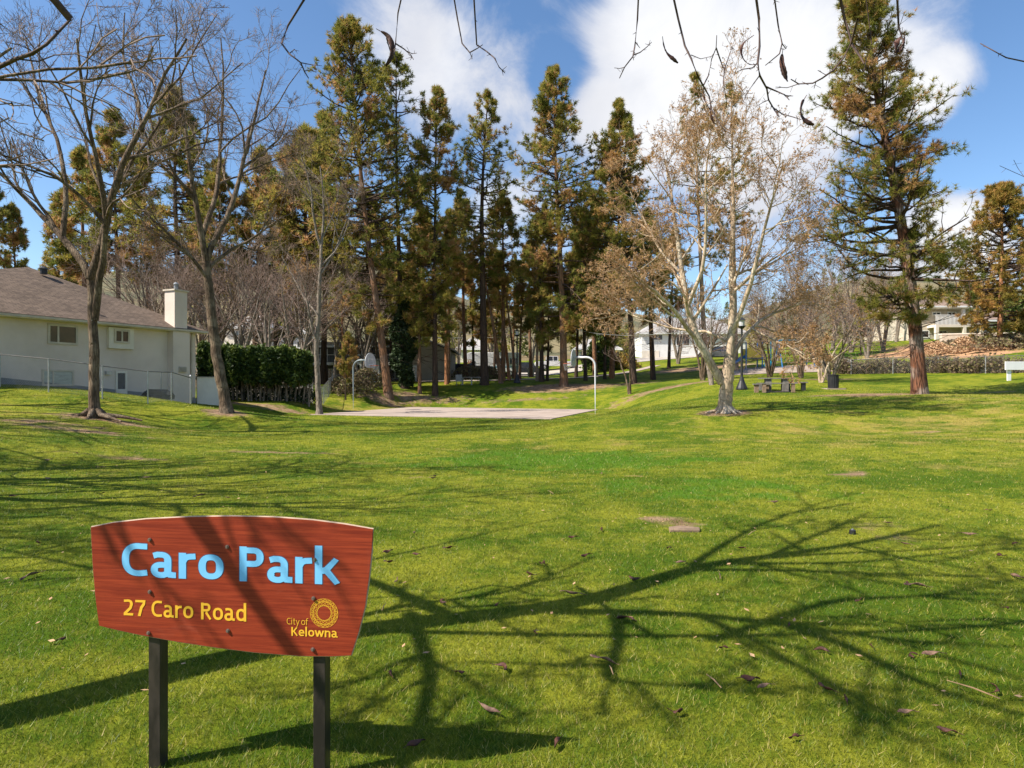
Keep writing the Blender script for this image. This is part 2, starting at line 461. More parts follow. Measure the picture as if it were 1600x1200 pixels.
def shingle_mat(name, a, b, c2, course=0.16):
    m, t, out = mat_base(name)
    co = t.n('ShaderNodeTexCoord').outputs['Object']
    br = t.n('ShaderNodeTexBrick', ins={'Vector': t.n('ShaderNodeTexCoord').outputs['UV'], 'Color1': (*a, 1), 'Color2': (*b, 1), 'Mortar': (*c2, 1), 'Scale': 1.0,
                                        'Mortar Size': 0.012, 'Brick Width': 0.34, 'Row Height': course, 'Bias': 0.0, 'Mortar Smooth': 0.3})
    n = t.noise(co, 0.9, 5, 0.6)
    n2 = t.noise(co, 7.0, 3, 0.6)
    c = t.mix(t.math('MULTIPLY', t.ramp(n, 0.4, 0.7), 0.4), br.outputs[0], (*c2, 1))
    c = t.mix(t.math('MULTIPLY', t.ramp(n2, 0.45, 0.7), 0.35), c, tuple(v * 1.3 for v in a) + (1,))
    bp = t.n('ShaderNodeBump', invert=True, ins={'Strength': 0.8, 'Distance': 0.02, 'Height': br.outputs[1]})
    p = t.n('ShaderNodeBsdfPrincipled', ins={'Base Color': c, 'Roughness': 0.95, 'Specular IOR Level': 0.15, 'Normal': bp.outputs[0]})
    t.link(p.outputs[0], out.inputs[0])
    return m


M['shingle'] = shingle_mat('brown_shingles', (0.205, 0.150, 0.112), (0.125, 0.092, 0.070), (0.07, 0.052, 0.040))
M['shingle_tan'] = shingle_mat('tan_shingles', (0.32, 0.23, 0.18), (0.26, 0.185, 0.145), (0.20, 0.14, 0.11))


def roof_face(name, pts, mat, parent, thick=0.12, label=None):
    """one roof slope as a slab, uv in metres with rows along the eave (first edge = eave)"""
    p = [Vector(q) for q in pts]
    u = (p[1] - p[0]).normalized()
    nrm = (p[1] - p[0]).cross(p[-1] - p[0]).normalized()
    if nrm.z < 0: nrm = -nrm
    v = nrm.cross(u)
    if v.z < 0: v = -v
    g = Geo(); g.prism([tuple(q) for q in p], tuple(-nrm * thick))
    me = g.mesh(name, mat)
    uvl = me.uv_layers.new(name='UVMap')
    for lp in me.loops:
        q = me.vertices[lp.vertex_index].co - p[0]
        uvl.data[lp.index].uv = (q.dot(u), q.dot(v))
    return link(name, me, parent)


# ------------------------------------------------------------------ terrain
ctl = []
for px, py, d in ((0, 603, 26), (0, 660, 18), (-150, 640, 20), (-100, 590, 28), (76, 612, 25), (147, 650, 21), (231, 633, 25.5), (298, 631, 31), (352, 640, 26), (500, 627, 38), (420, 656, 31),
                  (300, 668, 24), (330, 628, 38), (440, 627, 40), (560, 610, 52), (300, 618, 45), (300, 605, 60), (500, 602, 62), (607, 612, 51), (700, 607, 55),
                  (757, 601, 57), (881, 601, 56), (800, 628, 49.5), (650, 633, 50.5), (990, 599, 55), (1020, 593, 60), (958, 588, 66), (900, 586, 74), (1133, 643, 24), (1000, 640, 32), (980, 625, 45), (1105, 599, 43),
                  (1060, 612, 42), (1210, 613, 36), (1302, 608, 38), (1160, 608, 38), (1437, 615, 30), (1200, 577, 58), (1300, 583, 52), (1330, 588, 48), (1415, 590, 44), (1540, 593, 40),
                  (1620, 600, 36), (1600, 640, 22), (1600, 700, 14), (1300, 678, 20), (1500, 650, 22), (1620, 615, 30), (1400, 566, 56), (1340, 547, 72), (1500, 562, 55), (1580, 560, 52),
                  (1562, 545, 60), (1480, 530, 72), (1600, 535, 66), (1000, 562, 92), (1130, 558, 90), (700, 592, 75), (740, 586, 84), (840, 586, 84), (930, 568, 90), (1090, 578, 66), (1200, 548, 95),
                  (100, 590, 60), (-100, 580, 60), (600, 588, 85), (450, 590, 80), (800, 670, 24), (1000, 680, 20), (600, 680, 21), (1400, 690, 16)):
    ctl.append(tuple(P(px, py, d)))
for x, y in ((-12.3, 37.5), (2.4, 32.6), (6.8, 44.9), (-8.2, 49.0), (-2.9, 41.2), (-10.8, 43.9), (5.0, 38.6), (-4, 35), (0, 47)):
    ctl.append((x, y, -0.10))
for x, y, z in ((0, 3, 0), (-3, 4, 0), (4, 4, 0), (0, 8, 0), (-6, 8, 0.03), (7, 8, 0.05), (0, 14, -0.05), (-8, 13, 0.05), (-5, 26, -0.05), (-5, 1, 0.0), (6, 0, 0.1), (0, -6, 0.1), (-12, 4, 0.3), (12, 4, 0.5),
                (-20, 10, 1.2), (22, 10, 1.6), (-16, 14, 0.9), (-28, 22, 2.2), (30, 26, 2.2), (-30, 40, 1.6), (45, 45, 4.2), (60, 70, 7.5), (-60, 60, 3.5), (0, 110, 6.2), (-60, 110, 6.5), (70, 110, 11), (-30, -6, 1.5), (30, -6, 2.5)):
    ctl.append((x, y, z))
ctl = np.array(ctl)


def _tps(a, b):
    r2 = ((a[:, None, :2] - b[None, :, :2]) ** 2).sum(-1)
    return 0.5 * r2 * np.log(r2 + 1e-6)


_n = len(ctl)
_K = _tps(ctl, ctl) + 1.5 * np.eye(_n)
_Pm = np.hstack([np.ones((_n, 1)), ctl[:, :2]])
_A = np.block([[_K, _Pm], [_Pm.T, np.zeros((3, 3))]])
_W = np.linalg.solve(_A, np.concatenate([ctl[:, 2], np.zeros(3)]))


def sstep(x, a, b):
    t = np.clip((x - a) / (b - a), 0, 1)
    return t * t * (3 - 2 * t)


def far_z(x, y):
    r = np.sqrt(x * x + np.maximum(y, 0) ** 2)
    return 1.0 + np.maximum(r - 40, 0) * 0.055 * sstep(y, -40, 60)


def H(x, y):
    x = np.atleast_1d(np.asarray(x, float)); y = np.atleast_1d(np.asarray(y, float))
    sh = x.shape
    q = np.stack([x.ravel(), y.ravel()], 1)
    out = np.empty(len(q))
    for i in range(0, len(q), 20000):
        c = q[i:i + 20000]
        out[i:i + 20000] = _tps(c, ctl) @ _W[:_n] + _W[_n] + c @ _W[_n + 1:]
    out = out.reshape(sh)
    wgt = np.maximum.reduce([sstep(y, 95, 130), sstep(np.abs(x), 62, 95), 1 - sstep(y, -22, -8)])
    z = out * (1 - wgt) + far_z(x, y) * wgt
    # the court was levelled
    a = np.abs((x + 2.9) * 0.948 - (y - 41.2) * 0.319); b = np.abs((x + 2.9) * 0.319 + (y - 41.2) * 0.948)
    k = (1 - sstep(a, 7.8, 10.5)) * (1 - sstep(b, 6.8, 9.0))
    return z * (1 - k) - 0.12 * k


def Hs(x, y):
    return float(H(x, y)[0])


def G(px, d, dz=0.0):
    """ground point at photo column px, d metres ahead"""
    x = (px - 800) / FPX * d
    return np.array([x, d, Hs(x, d) + dz])


def axis(parts):
    out = []
    for a, b, st in parts: out += list(np.arange(a, b, st))
    return np.array(out + [parts[-1][1]])


xs = axis([(-900, -300, 60), (-300, -120, 15), (-120, -50, 3), (-50, -14, 0.6), (-14, 14, 0.35), (14, 50, 0.6), (50, 120, 3), (120, 300, 15), (300, 900, 60)])
ys = axis([(-160, -30, 10), (-30, -2, 1.5), (-2, 16, 0.35), (16, 75, 0.6), (75, 130, 2), (130, 300, 10)])
XX, YY = np.meshgrid(xs, ys)
ZZ = H(XX, YY)
nx, ny = len(xs), len(ys)
gi = (np.arange(ny - 1)[:, None] * nx + np.arange(nx - 1)[None]).ravel()
g = Geo()
g.add(np.stack([XX, YY, ZZ], -1).reshape(-1, 3), np.stack([gi, gi + 1, gi + nx + 1, gi + nx], 1))
ground = g.obj('ground', M['ground'], smooth=True)
tag(ground, kind='structure')

BARE = []     # x, y, rx, ry, amount, rotation
for px, d, rx, ry, am in ((881, 54.5, 5.5, 2.2, .9), (860, 55, 2.5, 1.6, 1), (1133, 24, 1.1, .9, .95), (990, 55, 3, 1.5, .6), (1050, 46, 6, 1.4, .62), (1100, 47, 4, 1.2, .6), (1355, 31.5, 3.3, 1.1, .85), (1385, 30, 2.2, .9, .8), (1095, 68, 6, 3.2, 1.0), (1160, 60, 4, 2.5, .8),
                          (1333, 11.6, .38, .28, .95), (1068, 7.75, .34, .12, .6), (1020, 8.2, .5, .16, .7), (1400, 7.0, .5, .25, .5), (1380, 7.6, .4, .3, .5), (660, 12.0, .3, .2, .6), (440, 16, 2, .3, .5), (200, 14, 1.8, .4, .5), (147, 21, 1.4, .8, .9), (190, 20.8, 1.6, .6, .7), (60, 18.8, 2.6, .6, .6), (130, 18.0, 2.6, .5, .7), (352, 26, 1.0, .7, .9),
                          (560, 43.2, 1.6, .8, .6), (600, 50, 3.5, 1.2, .65), (650, 52, 3.5, 1.2, .6), (700, 52, 3, 1.2, .5), (498, 38, .9, .8, .7), (410, 38.6, 5, .8, .62), (1437, 30, 1.0, .7, .6), (1390, 7.2, .5, .3, .35),
                          (1420, 19, 2.5, .4, .45), (1550, 33, 2.5, .8, .5), (930, 39, 1.2, .7, .5), (820, 50.3, 6, .8, .5), (1290, 45, 3, 1, .6), (1100, 15, 1.5, .5, .3), (960, 18, 1.5, .5, .25), (1080, 19, 1.0, .3, .35)):
    BARE.append(((px - 800) / FPX * d, d, rx, ry, am))
MULCH = [(43, 62, 10, 5, 1.0), (47, 66, 9, 6, 1.0), (34.5, 59, 3.5, 1.3, .5), (42, 57, 5, 2, .8)]
DRY = [(14, 20, 9, 6, .9), (20, 26, 6, 6, .8), (2, 18, 5, 5, .5), (-6, 14, 5, 4, .3), (8, 13, 4, 3, .4), (-14, 20, 5, 4, .6), (-9, 44, 6, 6, 1.1)]
LUSHA = [(1.0, 14.5, 4, 2.2, 1.0), (3.2, 10.5, 2.5, 1.6, .8), (-3, 16, 3, 1.5, .3), (8, 30, 7, 5, .4), (36, 66, 9, 6, .9)]


def field(lst, x, y):
    r = np.zeros_like(x)
    for cx, cy, rx, ry, am in lst:
        r = np.maximum(r, am * np.exp(-((x - cx) / rx) ** 2 - ((y - cy) / ry) ** 2))
    return r


def put_attr(me, name, vals):
    at = me.attributes.new(name, 'FLOAT', 'POINT')
    at.data.foreach_set('value', np.asarray(vals, np.float32).ravel())


gx, gy = XX.ravel(), YY.ravel()
put_attr(ground.data, 'bare', field(BARE, gx, gy))
put_attr(ground.data, 'mulch', field(MULCH, gx, gy))
put_attr(ground.data, 'dry', field(DRY, gx, gy))
put_attr(ground.data, 'lush', field(LUSHA, gx, gy))
put_attr(ground.data, 'wood', np.clip(np.maximum(sstep(gy, 95, 125), sstep(-gx, 24, 34) * sstep(gy, 36, 46)), 0, 1))

# hills beyond
M['hill'] = simple('hillside', (0.20, 0.16, 0.08), 1.0, col2=(0.09, 0.09, 0.045), scale=0.03, lo=0.4, hi=0.6)
th = np.linspace(R(-10), R(190), 150)
rr = np.array([235, 270, 320, 380, 450, 560, 700, 900, 1300, 1900])
hz = np.array([-4, 16, 34, 52, 72, 92, 96, 108, 140, 120])
TH, RR = np.meshgrid(th, rr)
hx, hy = RR * np.cos(TH), RR * np.sin(TH)
hn = np.sin(TH * 7 + 1) * 0.18 + np.sin(TH * 17 + RR * 0.004) * 0.08 + np.sin(TH * 3.1 + 2) * 0.15
hzz = hz[:, None] * (0.80 + hn) + 0 * TH
HILL_R, HILL_T, HILL_Z = rr, th, hzz
gi = (np.arange(len(rr) - 1)[:, None] * len(th) + np.arange(len(th) - 1)[None]).ravel()
g = Geo(); g.add(np.stack([hx, hy, hzz], -1).reshape(-1, 3), np.stack([gi, gi + 1, gi + len(th) + 1, gi + len(th)], 1))
tag(g.obj('hills', M['hill'], smooth=True), kind='structure')


def drape(name, pts, width, mat, lift=0.03, step=1.0):
    """a strip laid on the ground along pts"""
    pts = np.asarray(pts, float)
    seg = np.linalg.norm(np.diff(pts, axis=0), axis=1); cum = np.concatenate([[0], np.cumsum(seg)])
    s = np.arange(0, cum[-1] + step, step)
    x = np.interp(s, cum, pts[:, 0]); y = np.interp(s, cum, pts[:, 1])
    tx, ty = np.gradient(x), np.gradient(y); l = np.hypot(tx, ty); nx_, ny_ = -ty / l, tx / l
    rows = []
    for k in np.linspace(-.5, .5, 5):
        a, b = x + nx_ * width * k, y + ny_ * width * k
        rows.append(np.stack([a, b, H(a, b) + lift], 1))
    V = np.stack(rows, 1).reshape(-1, 3); n = len(s)
    i = (np.arange(n - 1)[:, None] * 5 + np.arange(4)[None]).ravel()
    g = Geo(); g.add(V, np.stack([i, i + 5, i + 6, i + 1], 1))
    o = g.obj(name, mat, smooth=True)
    return tag(o, kind='structure')


# basketball court slab
cu = np.array([0.948, -0.319]); cv = np.array([0.319, 0.948]); cc = np.array([-2.9, 41.2])
g = Geo()
cpts = [(*(cc + cu * a + cv * b), -0.30) for a, b in ((-7.3, -6.3), (7.3, -6.3), (7.3, 6.3), (-7.3, 6.3))]
g.prism(cpts, (0, 0, 0.215))
court = g.obj('basketball_court', M['concrete'])
tag(court, kind='structure')
# road and footpath behind the trees
drape('road', [(-60, 92), (-10, 88), (5, 84), (12, 88), (40, 104)], 6.0, M['asphalt'], 0.05, 2.0)
drape('path', [(-9.5, 59.5), (-2, 60.5), (6, 64), (12, 70), (18, 80)], 1.3, M['concrete'], 0.05)
drape('gravel_track', [(24, 66), (30, 61.5), (36, 60.2), (42, 59)], 0.5, M['sand'], 0.05)
# ------------------------------------------------------------------ tree growing
def resample(pts, n):
    pts = np.asarray(pts, float)
    seg = np.linalg.norm(np.diff(pts, axis=0), axis=1); cum = np.concatenate([[0], np.cumsum(seg)]); cum /= cum[-1]
    t = np.linspace(0, 1, n)
    lin = np.stack([np.interp(t, cum, pts[:, k]) for k in range(3)], 1)
    sm = lin.copy()
    for _ in range(2): sm[1:-1] = 0.25 * sm[:-2] + 0.5 * sm[1:-1] + 0.25 * sm[2:]
    return sm


def unit(v):
    return v / (np.linalg.norm(v, axis=-1, keepdims=True) + 1e-9)


def spawn(rg, pts, rad, k, f=(0.45, 0.7), ang=(30, 60), tr=(0.25, 1.0), n=5, wig=0.25, trop=0.15, rf=0.55, taper=0.35, minr=0.004, lens=None, flat=0.0, maxlen=9):
    """k children on every branch; returns their points, radii, lengths"""
    m, q, _ = pts.shape
    L = np.linalg.norm(np.diff(pts, axis=1), axis=2).sum(1) if lens is None else lens
    t = rg.uniform(tr[0], tr[1], (m, k))
    x = t * (q - 1); i = np.minimum(x.astype(int), q - 2); fr = (x - i)[..., None]
    mi = np.arange(m)[:, None]
    p0 = pts[mi, i] * (1 - fr) + pts[mi, i + 1] * fr
    r0 = rad[mi, i] * (1 - fr[..., 0]) + rad[mi, i + 1] * fr[..., 0]
    tan = unit(pts[mi, i + 1] - pts[mi, i])
    rnd = rg.normal(size=(m, k, 3)); rnd[..., 2] *= (1 - flat)
    per = unit(rnd - (rnd * tan).sum(-1, keepdims=True) * tan)
    a = np.radians(rg.uniform(ang[0], ang[1], (m, k)))[..., None]
    d = unit(tan * np.cos(a) + per * np.sin(a))
    Ln = np.minimum(L[:, None] * rg.uniform(f[0], f[1], (m, k)) * (1.15 - 0.55 * t), maxlen)
    p = np.empty((m, k, n, 3)); p[:, :, 0] = p0
    st = (Ln / (n - 1))[..., None]
    for s in range(1, n):
        d = unit(d + rg.normal(size=d.shape) * wig + np.array([0, 0, trop]))
        p[:, :, s] = p[:, :, s - 1] + d * st
    rs = np.maximum(r0 * rf, minr)[..., None] * np.linspace(1, taper, n)
    rs = np.maximum(rs, minr * 0.7)
    return p.reshape(-1, n, 3), rs.reshape(-1, n), Ln.ravel()


def flare(rad, k=1.5, n=2):
    rad = np.array(rad, float)
    rad[0] *= k
    if len(rad) > 2: rad[1] *= 1 + (k - 1) * 0.3
    return rad


def bare_tree(name, label, base, guides, levels, bark, twig, seed=1, group=None, trunk_n=14, buds=None, cat='tree', sides=9):
    """guides: list of (points relative to base, r0, r1); the first is the trunk. levels: list of dicts for spawn"""
    rg = np.random.default_rng(seed)
    t = empty(name, base, label, cat, group)
    wood = Geo(); fine = Geo()
    gp, gr = [], []
    for j, (pp, r0, r1) in enumerate(guides):
        n = 14
        q = resample(pp, n)
        q[1:-1] += rg.normal(size=(n - 2, 3)) * min(0.014, r0 * 0.2)
        rr_ = np.linspace(r0, r1, n)
        rr_ = rr_ * (1 + rg.normal(size=n) * 0.02)
        if j == 0:
            q2 = np.vstack([[q[0] - np.array([0, 0, .25])], [q[0] + (q[1] - q[0]) * 0.12], q[1:]]); rr2 = np.concatenate([[rr_[0] * 1.75], [rr_[0] * 1.28], rr_[1:]])
            wood.tubes(q2, rr2, 12)
        else:
            wood.tubes(q, rr_, sides)
        gp.append(q); gr.append(rr_)
    P0, R0 = np.array(gp), np.array(gr)
    start = 1 if len(guides) > 1 else 0
    P0, R0 = P0[start:], R0[start:]
    cur = (P0, R0)
    allp = None
    for li, lv in enumerate(levels):
        lv = dict(lv); sd = lv.pop('sides', 3); to = lv.pop('wood', False)
        p, r, L = spawn(rg, cur[0], cur[1], **lv)
        (wood if to else fine).tubes(p, r, sd)
        cur = (p, r)
    wood.obj('trunk', bark, t, smooth=True)
    fine.obj('crown', twig, t)
    if buds:
        nb, size = buds
        p = cur[0]
        sel = rg.integers(0, len(p), nb); k = rg.integers(1, p.shape[1], nb)
        c = p[sel, k] + rg.normal(size=(nb, 3)) * 0.02
        leaf_tris(c, size, rg).obj('buds', M['buds'], t, tint=True)
    return t


def leaf_tris(c, size, rg, tint=None, up=0.0):
    """one small triangle leaf per centre"""
    n = len(c)
    a = unit(rg.normal(size=(n, 3)) + np.array([0, 0, up])); b = unit(np.cross(a, rg.normal(size=(n, 3))))
    s = size * rg.uniform(.6, 1.3, (n, 1))
    V = np.stack([c - b * s * .5, c + b * s * .5, c + a * s], 1).reshape(-1, 3)
    g = Geo()
    tt = rg.uniform(0, 1, n) if tint is None else tint
    g.add(V, np.arange(3 * n).reshape(-1, 3), np.repeat(tt, 3))
    return g


def tufts(c, d, rg, nn=8, ln=0.26, wd=0.045, tint=None, spread=0.9):
    """bursts of needles: nn slim triangles round each centre c pointing along d"""
    n = len(c)
    dd = unit(d[:, None, :] * 0.75 + rg.normal(size=(n, nn, 3)) * spread)
    side = unit(np.cross(dd, rg.normal(size=(n, nn, 3))))
    L = ln * rg.uniform(.65, 1.25, (n, nn, 1))
    b = c[:, None, :] - dd * L * 0.12
    V = np.stack([b - side * wd * .5, b + side * wd * .5, c[:, None, :] + dd * L], 2).reshape(-1, 3)
    g = Geo()
    tt = rg.uniform(0, 1, n) if tint is None else tint
    g.add(V, np.arange(3 * n * nn).reshape(-1, 3), np.repeat(tt, 3 * nn))
    return g


def pine_geo(trunk, r0, crown, seed, nb=95, sub=4, tuft=3, tl=0.30, nn=8, wd=0.05, rust=0.25, lean=0.0, dens=1.0, droop=0.0, dead=10, top_r=0.03, gaps=0.25, skew=0.0):
    """trunk: points relative to base (list). crown: list of (height fraction, half width m) ; returns trunk, branch, needle Geo"""
    rg = np.random.default_rng(seed)
    tp = resample(trunk, 16)
    n = 16
    r0 = r0 * 0.80
    tr = np.linspace(r0, top_r, n)
    tr[0] = r0 * 1.08
    gt = Geo()
    q2 = np.vstack([[tp[0] - np.array([0, 0, .35])], [tp[0] + (tp[1] - tp[0]) * 0.1], tp[1:]]); rr2 = np.concatenate([[tr[0] * 1.35], [tr[0] * 1.08], tr[1:]])
    gt.tubes(q2, rr2, 12)
    hh = np.array([c[0] for c in crown]); ww = np.array([c[1] for c in crown])
    lo, hi = hh[0], hh[-1]
    u = np.sort(rg.uniform(0, 1, nb)) ** 0.92
    fr = lo + (hi - lo) * u
    # clumpy crown: neighbouring branches share their length
    cl = np.interp(fr, np.linspace(lo, hi, 14), rg.uniform(1 - gaps, 1.12, 14))
    wdt = np.interp(fr, hh, ww) * cl * rg.uniform(.80, 1.28, nb)
    az = rg.uniform(0, 2 * np.pi, nb)
    az += 0.0
    x = fr * (n - 1); i = np.minimum(x.astype(int), n - 2); f = (x - i)[:, None]
    p0 = tp[i] * (1 - f) + tp[i + 1] * f
    wdt = wdt * (1 - skew * np.clip(np.cos(az), 0, 1) * np.clip(1.6 - 1.6 * fr, 0, 1))
    pitch = np.interp(fr, [lo, (lo + hi) / 2, hi], [-0.22 - droop, 0.05 - droop * .5, 0.75])
    d = np.stack([np.cos(az) * np.cos(pitch), np.sin(az) * np.cos(pitch), np.sin(pitch)], 1)
    m = 6
    bp = np.empty((nb, m, 3)); bp[:, 0] = p0
    st = (wdt / (m - 1))[:, None]
    dd = d.copy()
    for s in range(1, m):
        dd = unit(dd + rg.normal(size=dd.shape) * 0.16 + np.array([0, 0, 0.07]))
        bp[:, s] = bp[:, s - 1] + dd * st
    br = (0.012 + 0.017 * wdt)[:, None] * np.linspace(1, .25, m)
    gb = Geo(); gb.tubes(bp, br, 4)
    # dead stubs below the crown
    if dead:
        f0 = rg.uniform(lo * 0.45, lo, dead); x = f0 * (n - 1); i = np.minimum(x.astype(int), n - 2); f = (x - i)[:, None]
        q = tp[i] * (1 - f) + tp[i + 1] * f; az2 = rg.uniform(0, 2 * np.pi, dead)
        dv = np.stack([np.cos(az2), np.sin(az2), rg.uniform(-.5, .3, dead)], 1); L = rg.uniform(.4, 1.6, dead)[:, None] * max(1, ww.max() / 3)
        dp = np.stack([q, q + dv * L * .5, q + dv * L + np.array([0, 0, .08])], 1)
        gb.tubes(dp, np.broadcast_to(np.array([.025, .016, .008]), (dead, 3)), 3)
    sp, sr, _ = spawn(rg, bp, br, sub, f=(0.28, 0.5), ang=(30, 65), tr=(0.25, 1.0), n=4, wig=0.2, trop=0.12, rf=0.6, minr=0.006, flat=0.35)
    gb.tubes(sp, sr, 3)
    # tufts on the branchlets and at the branch ends
    nt = int(tuft * dens * 1.75)
    k = rg.uniform(0.3, 1.0, (len(sp), nt)); x = k * 3; i = np.minimum(x.astype(int), 2); f = (x - i)[..., None]
    mi = np.arange(len(sp))[:, None]
    c1 = (sp[mi, i] * (1 - f) + sp[mi, i + 1] * f); d1 = unit(sp[mi, i + 1] - sp[mi, i])
    own = np.repeat(rg.uniform(0, 1, nb), sub)[:, None] * np.ones((1, nt))
    k = rg.uniform(0.45, 1.0, (nb, nt)); x = k * (m - 1); i = np.minimum(x.astype(int), m - 2); f = (x - i)[..., None]
    mi = np.arange(nb)[:, None]
    c2 = bp[mi, i] * (1 - f) + bp[mi, i + 1] * f; d2 = unit(bp[mi, i + 1] - bp[mi, i])
    own2 = rg.uniform(0, 1, (nb, 1)) * np.ones((1, nt))
    c = np.vstack([c1.reshape(-1, 3), c2.reshape(-1, 3)]); dv = np.vstack([d1.reshape(-1, 3), d2.reshape(-1, 3)])
    ow = np.concatenate([own.ravel(), own2.ravel()])
    c = c + rg.normal(size=c.shape) * 0.08
    # leader
    tint = np.clip(0.20 + 0.52 * ow * rg.uniform(.5, 1.3, len(c)), 0, 0.75)
    # rusty clumps: whole patches of old needles and cones
    cn = rg.integers(0, len(c), 26)
    dist = np.linalg.norm(c[:, None] - c[cn][None], axis=2).min(1)
    rusty = (dist < 0.75) & (rg.uniform(0, 1, len(c)) < rust * 2.2)
    rusty &= (c[:, 2] < tp[-1, 2] * rg.uniform(.82, 1.0, len(c)))
    rusty |= rg.uniform(0, 1, len(c)) < rust * 0.22
    tint = np.where(rusty, rg.uniform(.74, 1.0, len(c)), tint)
    gn = tufts(c, unit(dv + np.array([0, 0, .25])), rg, nn, tl, wd, tint)
    return gt, gb, gn


def pine(label, base, trunk, r0, crown, seed, bark='bark_pine', needles='needles', group=None, name='pine_tree', **kw):
    t = empty(name, base, label, 'tree', group)
    gt, gb, gn = pine_geo(trunk, r0, crown, seed, **kw)
    gt.obj('trunk', M[bark], t, smooth=True)
    gb.obj('branches', M[kw_b(bark)], t)['kind'] = 'stuff'
    gn.obj('crown', M[needles], t, tint=True)
    return t


def kw_b(b):
    return 'bark_pine_dark'


def copy_thing(src, label, loc, rz, s=1.0, group=None):
    r = src.copy(); COL.objects.link(r); r.location = tuple(loc); r.rotation_euler = (0, 0, rz); r.scale = (s, s, s * 1.0)
    r['label'] = label
    if group: r['group'] = group
    for ch in list(src.children):
        c = ch.copy(); COL.objects.link(c); c.parent = r
        for g2 in ch.children:
            e = g2.copy(); COL.objects.link(e); e.parent = c
    return r


def rel(d, base, pts, dy=None):
    """photo points (px,py) at depth d (+dy metres each) relative to base"""
    out = []
    for j, q in enumerate(pts):
        dd = d + (0 if dy is None else dy[j])
        out.append(P(q[0], q[1], dd) - base)
    return out


# ------------------------------------------------------------------ pines seen against the sky
pine_specs = [
    # label, base px, d, trunk px points upward from base, r0, crown fractions/halfwidth px, opts
    ('tallest pine, left of centre, with a leaning trunk rising above all others', 607, 51, [(607, 612), (595, 520), (578, 400), (566, 300), (556, 180), (545, 40)], 0.42,
     [(0.20, 30), (0.34, 62), (0.45, 85), (0.58, 92), (0.72, 72), (0.85, 55), (0.94, 32), (1.0, 10)], dict(nb=190, sub=5, tuft=4, rust=.38, bark='bark_pine')),
    ('slim dark pine with ivy round its lower trunk, right of the tallest pine', 632, 54, [(632, 612), (626, 480), (621, 330), (619, 200), (619, 88)], 0.36,
     [(0.30, 36), (0.5, 50), (0.7, 50), (0.85, 40), (0.94, 22), (1.0, 6)], dict(nb=110, sub=4, tuft=3, rust=.18, bark='bark_pine_dark')),
    ('narrow pine full of rusty cones behind the far left hoop', 680, 53, [(680, 610), (679, 480), (680, 330), (682, 142)], 0.30,
     [(0.16, 36), (0.35, 52), (0.55, 44), (0.75, 42), (0.88, 30), (0.95, 15), (1.0, 5)], dict(nb=150, sub=5, tuft=4, rust=.75, bark='bark_pine_dark')),
    ('tall pine with a dark bare lower trunk and thin crown, left of centre', 757, 57, [(757, 602), (755, 480), (752, 340), (756, 230), (763, 148)], 0.46,
     [(0.36, 24), (0.5, 40), (0.65, 48), (0.8, 42), (0.92, 24), (1.0, 6)], dict(nb=120, sub=4, tuft=3, rust=.25, bark='bark_pine_dark')),
    ('broad conical pine standing in the middle on a patch of bare earth', 881, 55, [(881, 603), (880, 500), (874, 380), (868, 260), (864, 108)], 0.42,
     [(0.14, 26), (0.22, 50), (0.42, 66), (0.6, 60), (0.75, 55), (0.88, 34), (0.95, 18), (1.0, 5)], dict(nb=200, sub=5, tuft=4, rust=.55, bark='bark_pine')),
    ('dense dark pine just right of the central pine', 990, 55, [(990, 600), (986, 500), (975, 380), (970, 280), (967, 160)], 0.34,
     [(0.26, 40), (0.4, 62), (0.6, 60), (0.75, 52), (0.88, 30), (0.95, 12), (1.0, 4)], dict(nb=175, sub=5, tuft=4, rust=.45, bark='bark_pine_dark')),
    ('thin see-through pine top behind the pale bare tree, the left of the pair', 1095, 60, [(1103, 594), (1096, 440), (1090, 300), (1085, 118)], 0.32,
     [(0.35, 30), (0.55, 50), (0.75, 42), (0.9, 22), (1.0, 5)], dict(nb=75, sub=3, tuft=3, rust=.34, bark='bark_pine_tan')),
    ('thin see-through pine top behind the pale bare tree, the right of the pair', 1150, 60, [(1150, 588), (1148, 440), (1145, 300), (1142, 135)], 0.28,
     [(0.35, 30), (0.6, 40), (0.8, 34), (0.93, 16), (1.0, 4)], dict(nb=70, sub=3, tuft=3, rust=.40, bark='bark_pine_tan')),
]
ivy_pine = None
for k, (lab, bpx, d, tr, r0, cr, op) in enumerate(pine_specs):
    op = dict(op); bark = op.pop('bark')
    base = np.array([*P(tr[0][0], tr[0][1], d)[:2], 0]); base[2] = Hs(base[0], base[1])
    trunk = rel(d, base, tr); trunk[0] = np.zeros(3)
    crown = [(a, wpx / FPX * d) for a, wpx in cr]
    t = pine(lab, base, trunk, r0, crown, 100 + k, bark=bark, tl=0.33, wd=0.055, nn=10, group='pines at the edge of the park', **op)
    if k == 1: ivy_pine = t
# ivy on the slim dark pine
rg = np.random.default_rng(5)
n = 7000
hgt = rg.uniform(0.2, 7.5, n); a = rg.uniform(0, 2 * np.pi, n); rr_ = (0.5 + 0.55 * np.sin(hgt * .42) ** 2 + 0.25 * np.sin(hgt * 2.1 + a)) * rg.uniform(.7, 1.05, n)
c = np.stack([np.cos(a) * rr_ - 0.02 * hgt, np.sin(a) * rr_, hgt], 1)
leaf_tris(c, 0.22, rg).obj('ivy', M['ivy'], ivy_pine, tint=True)

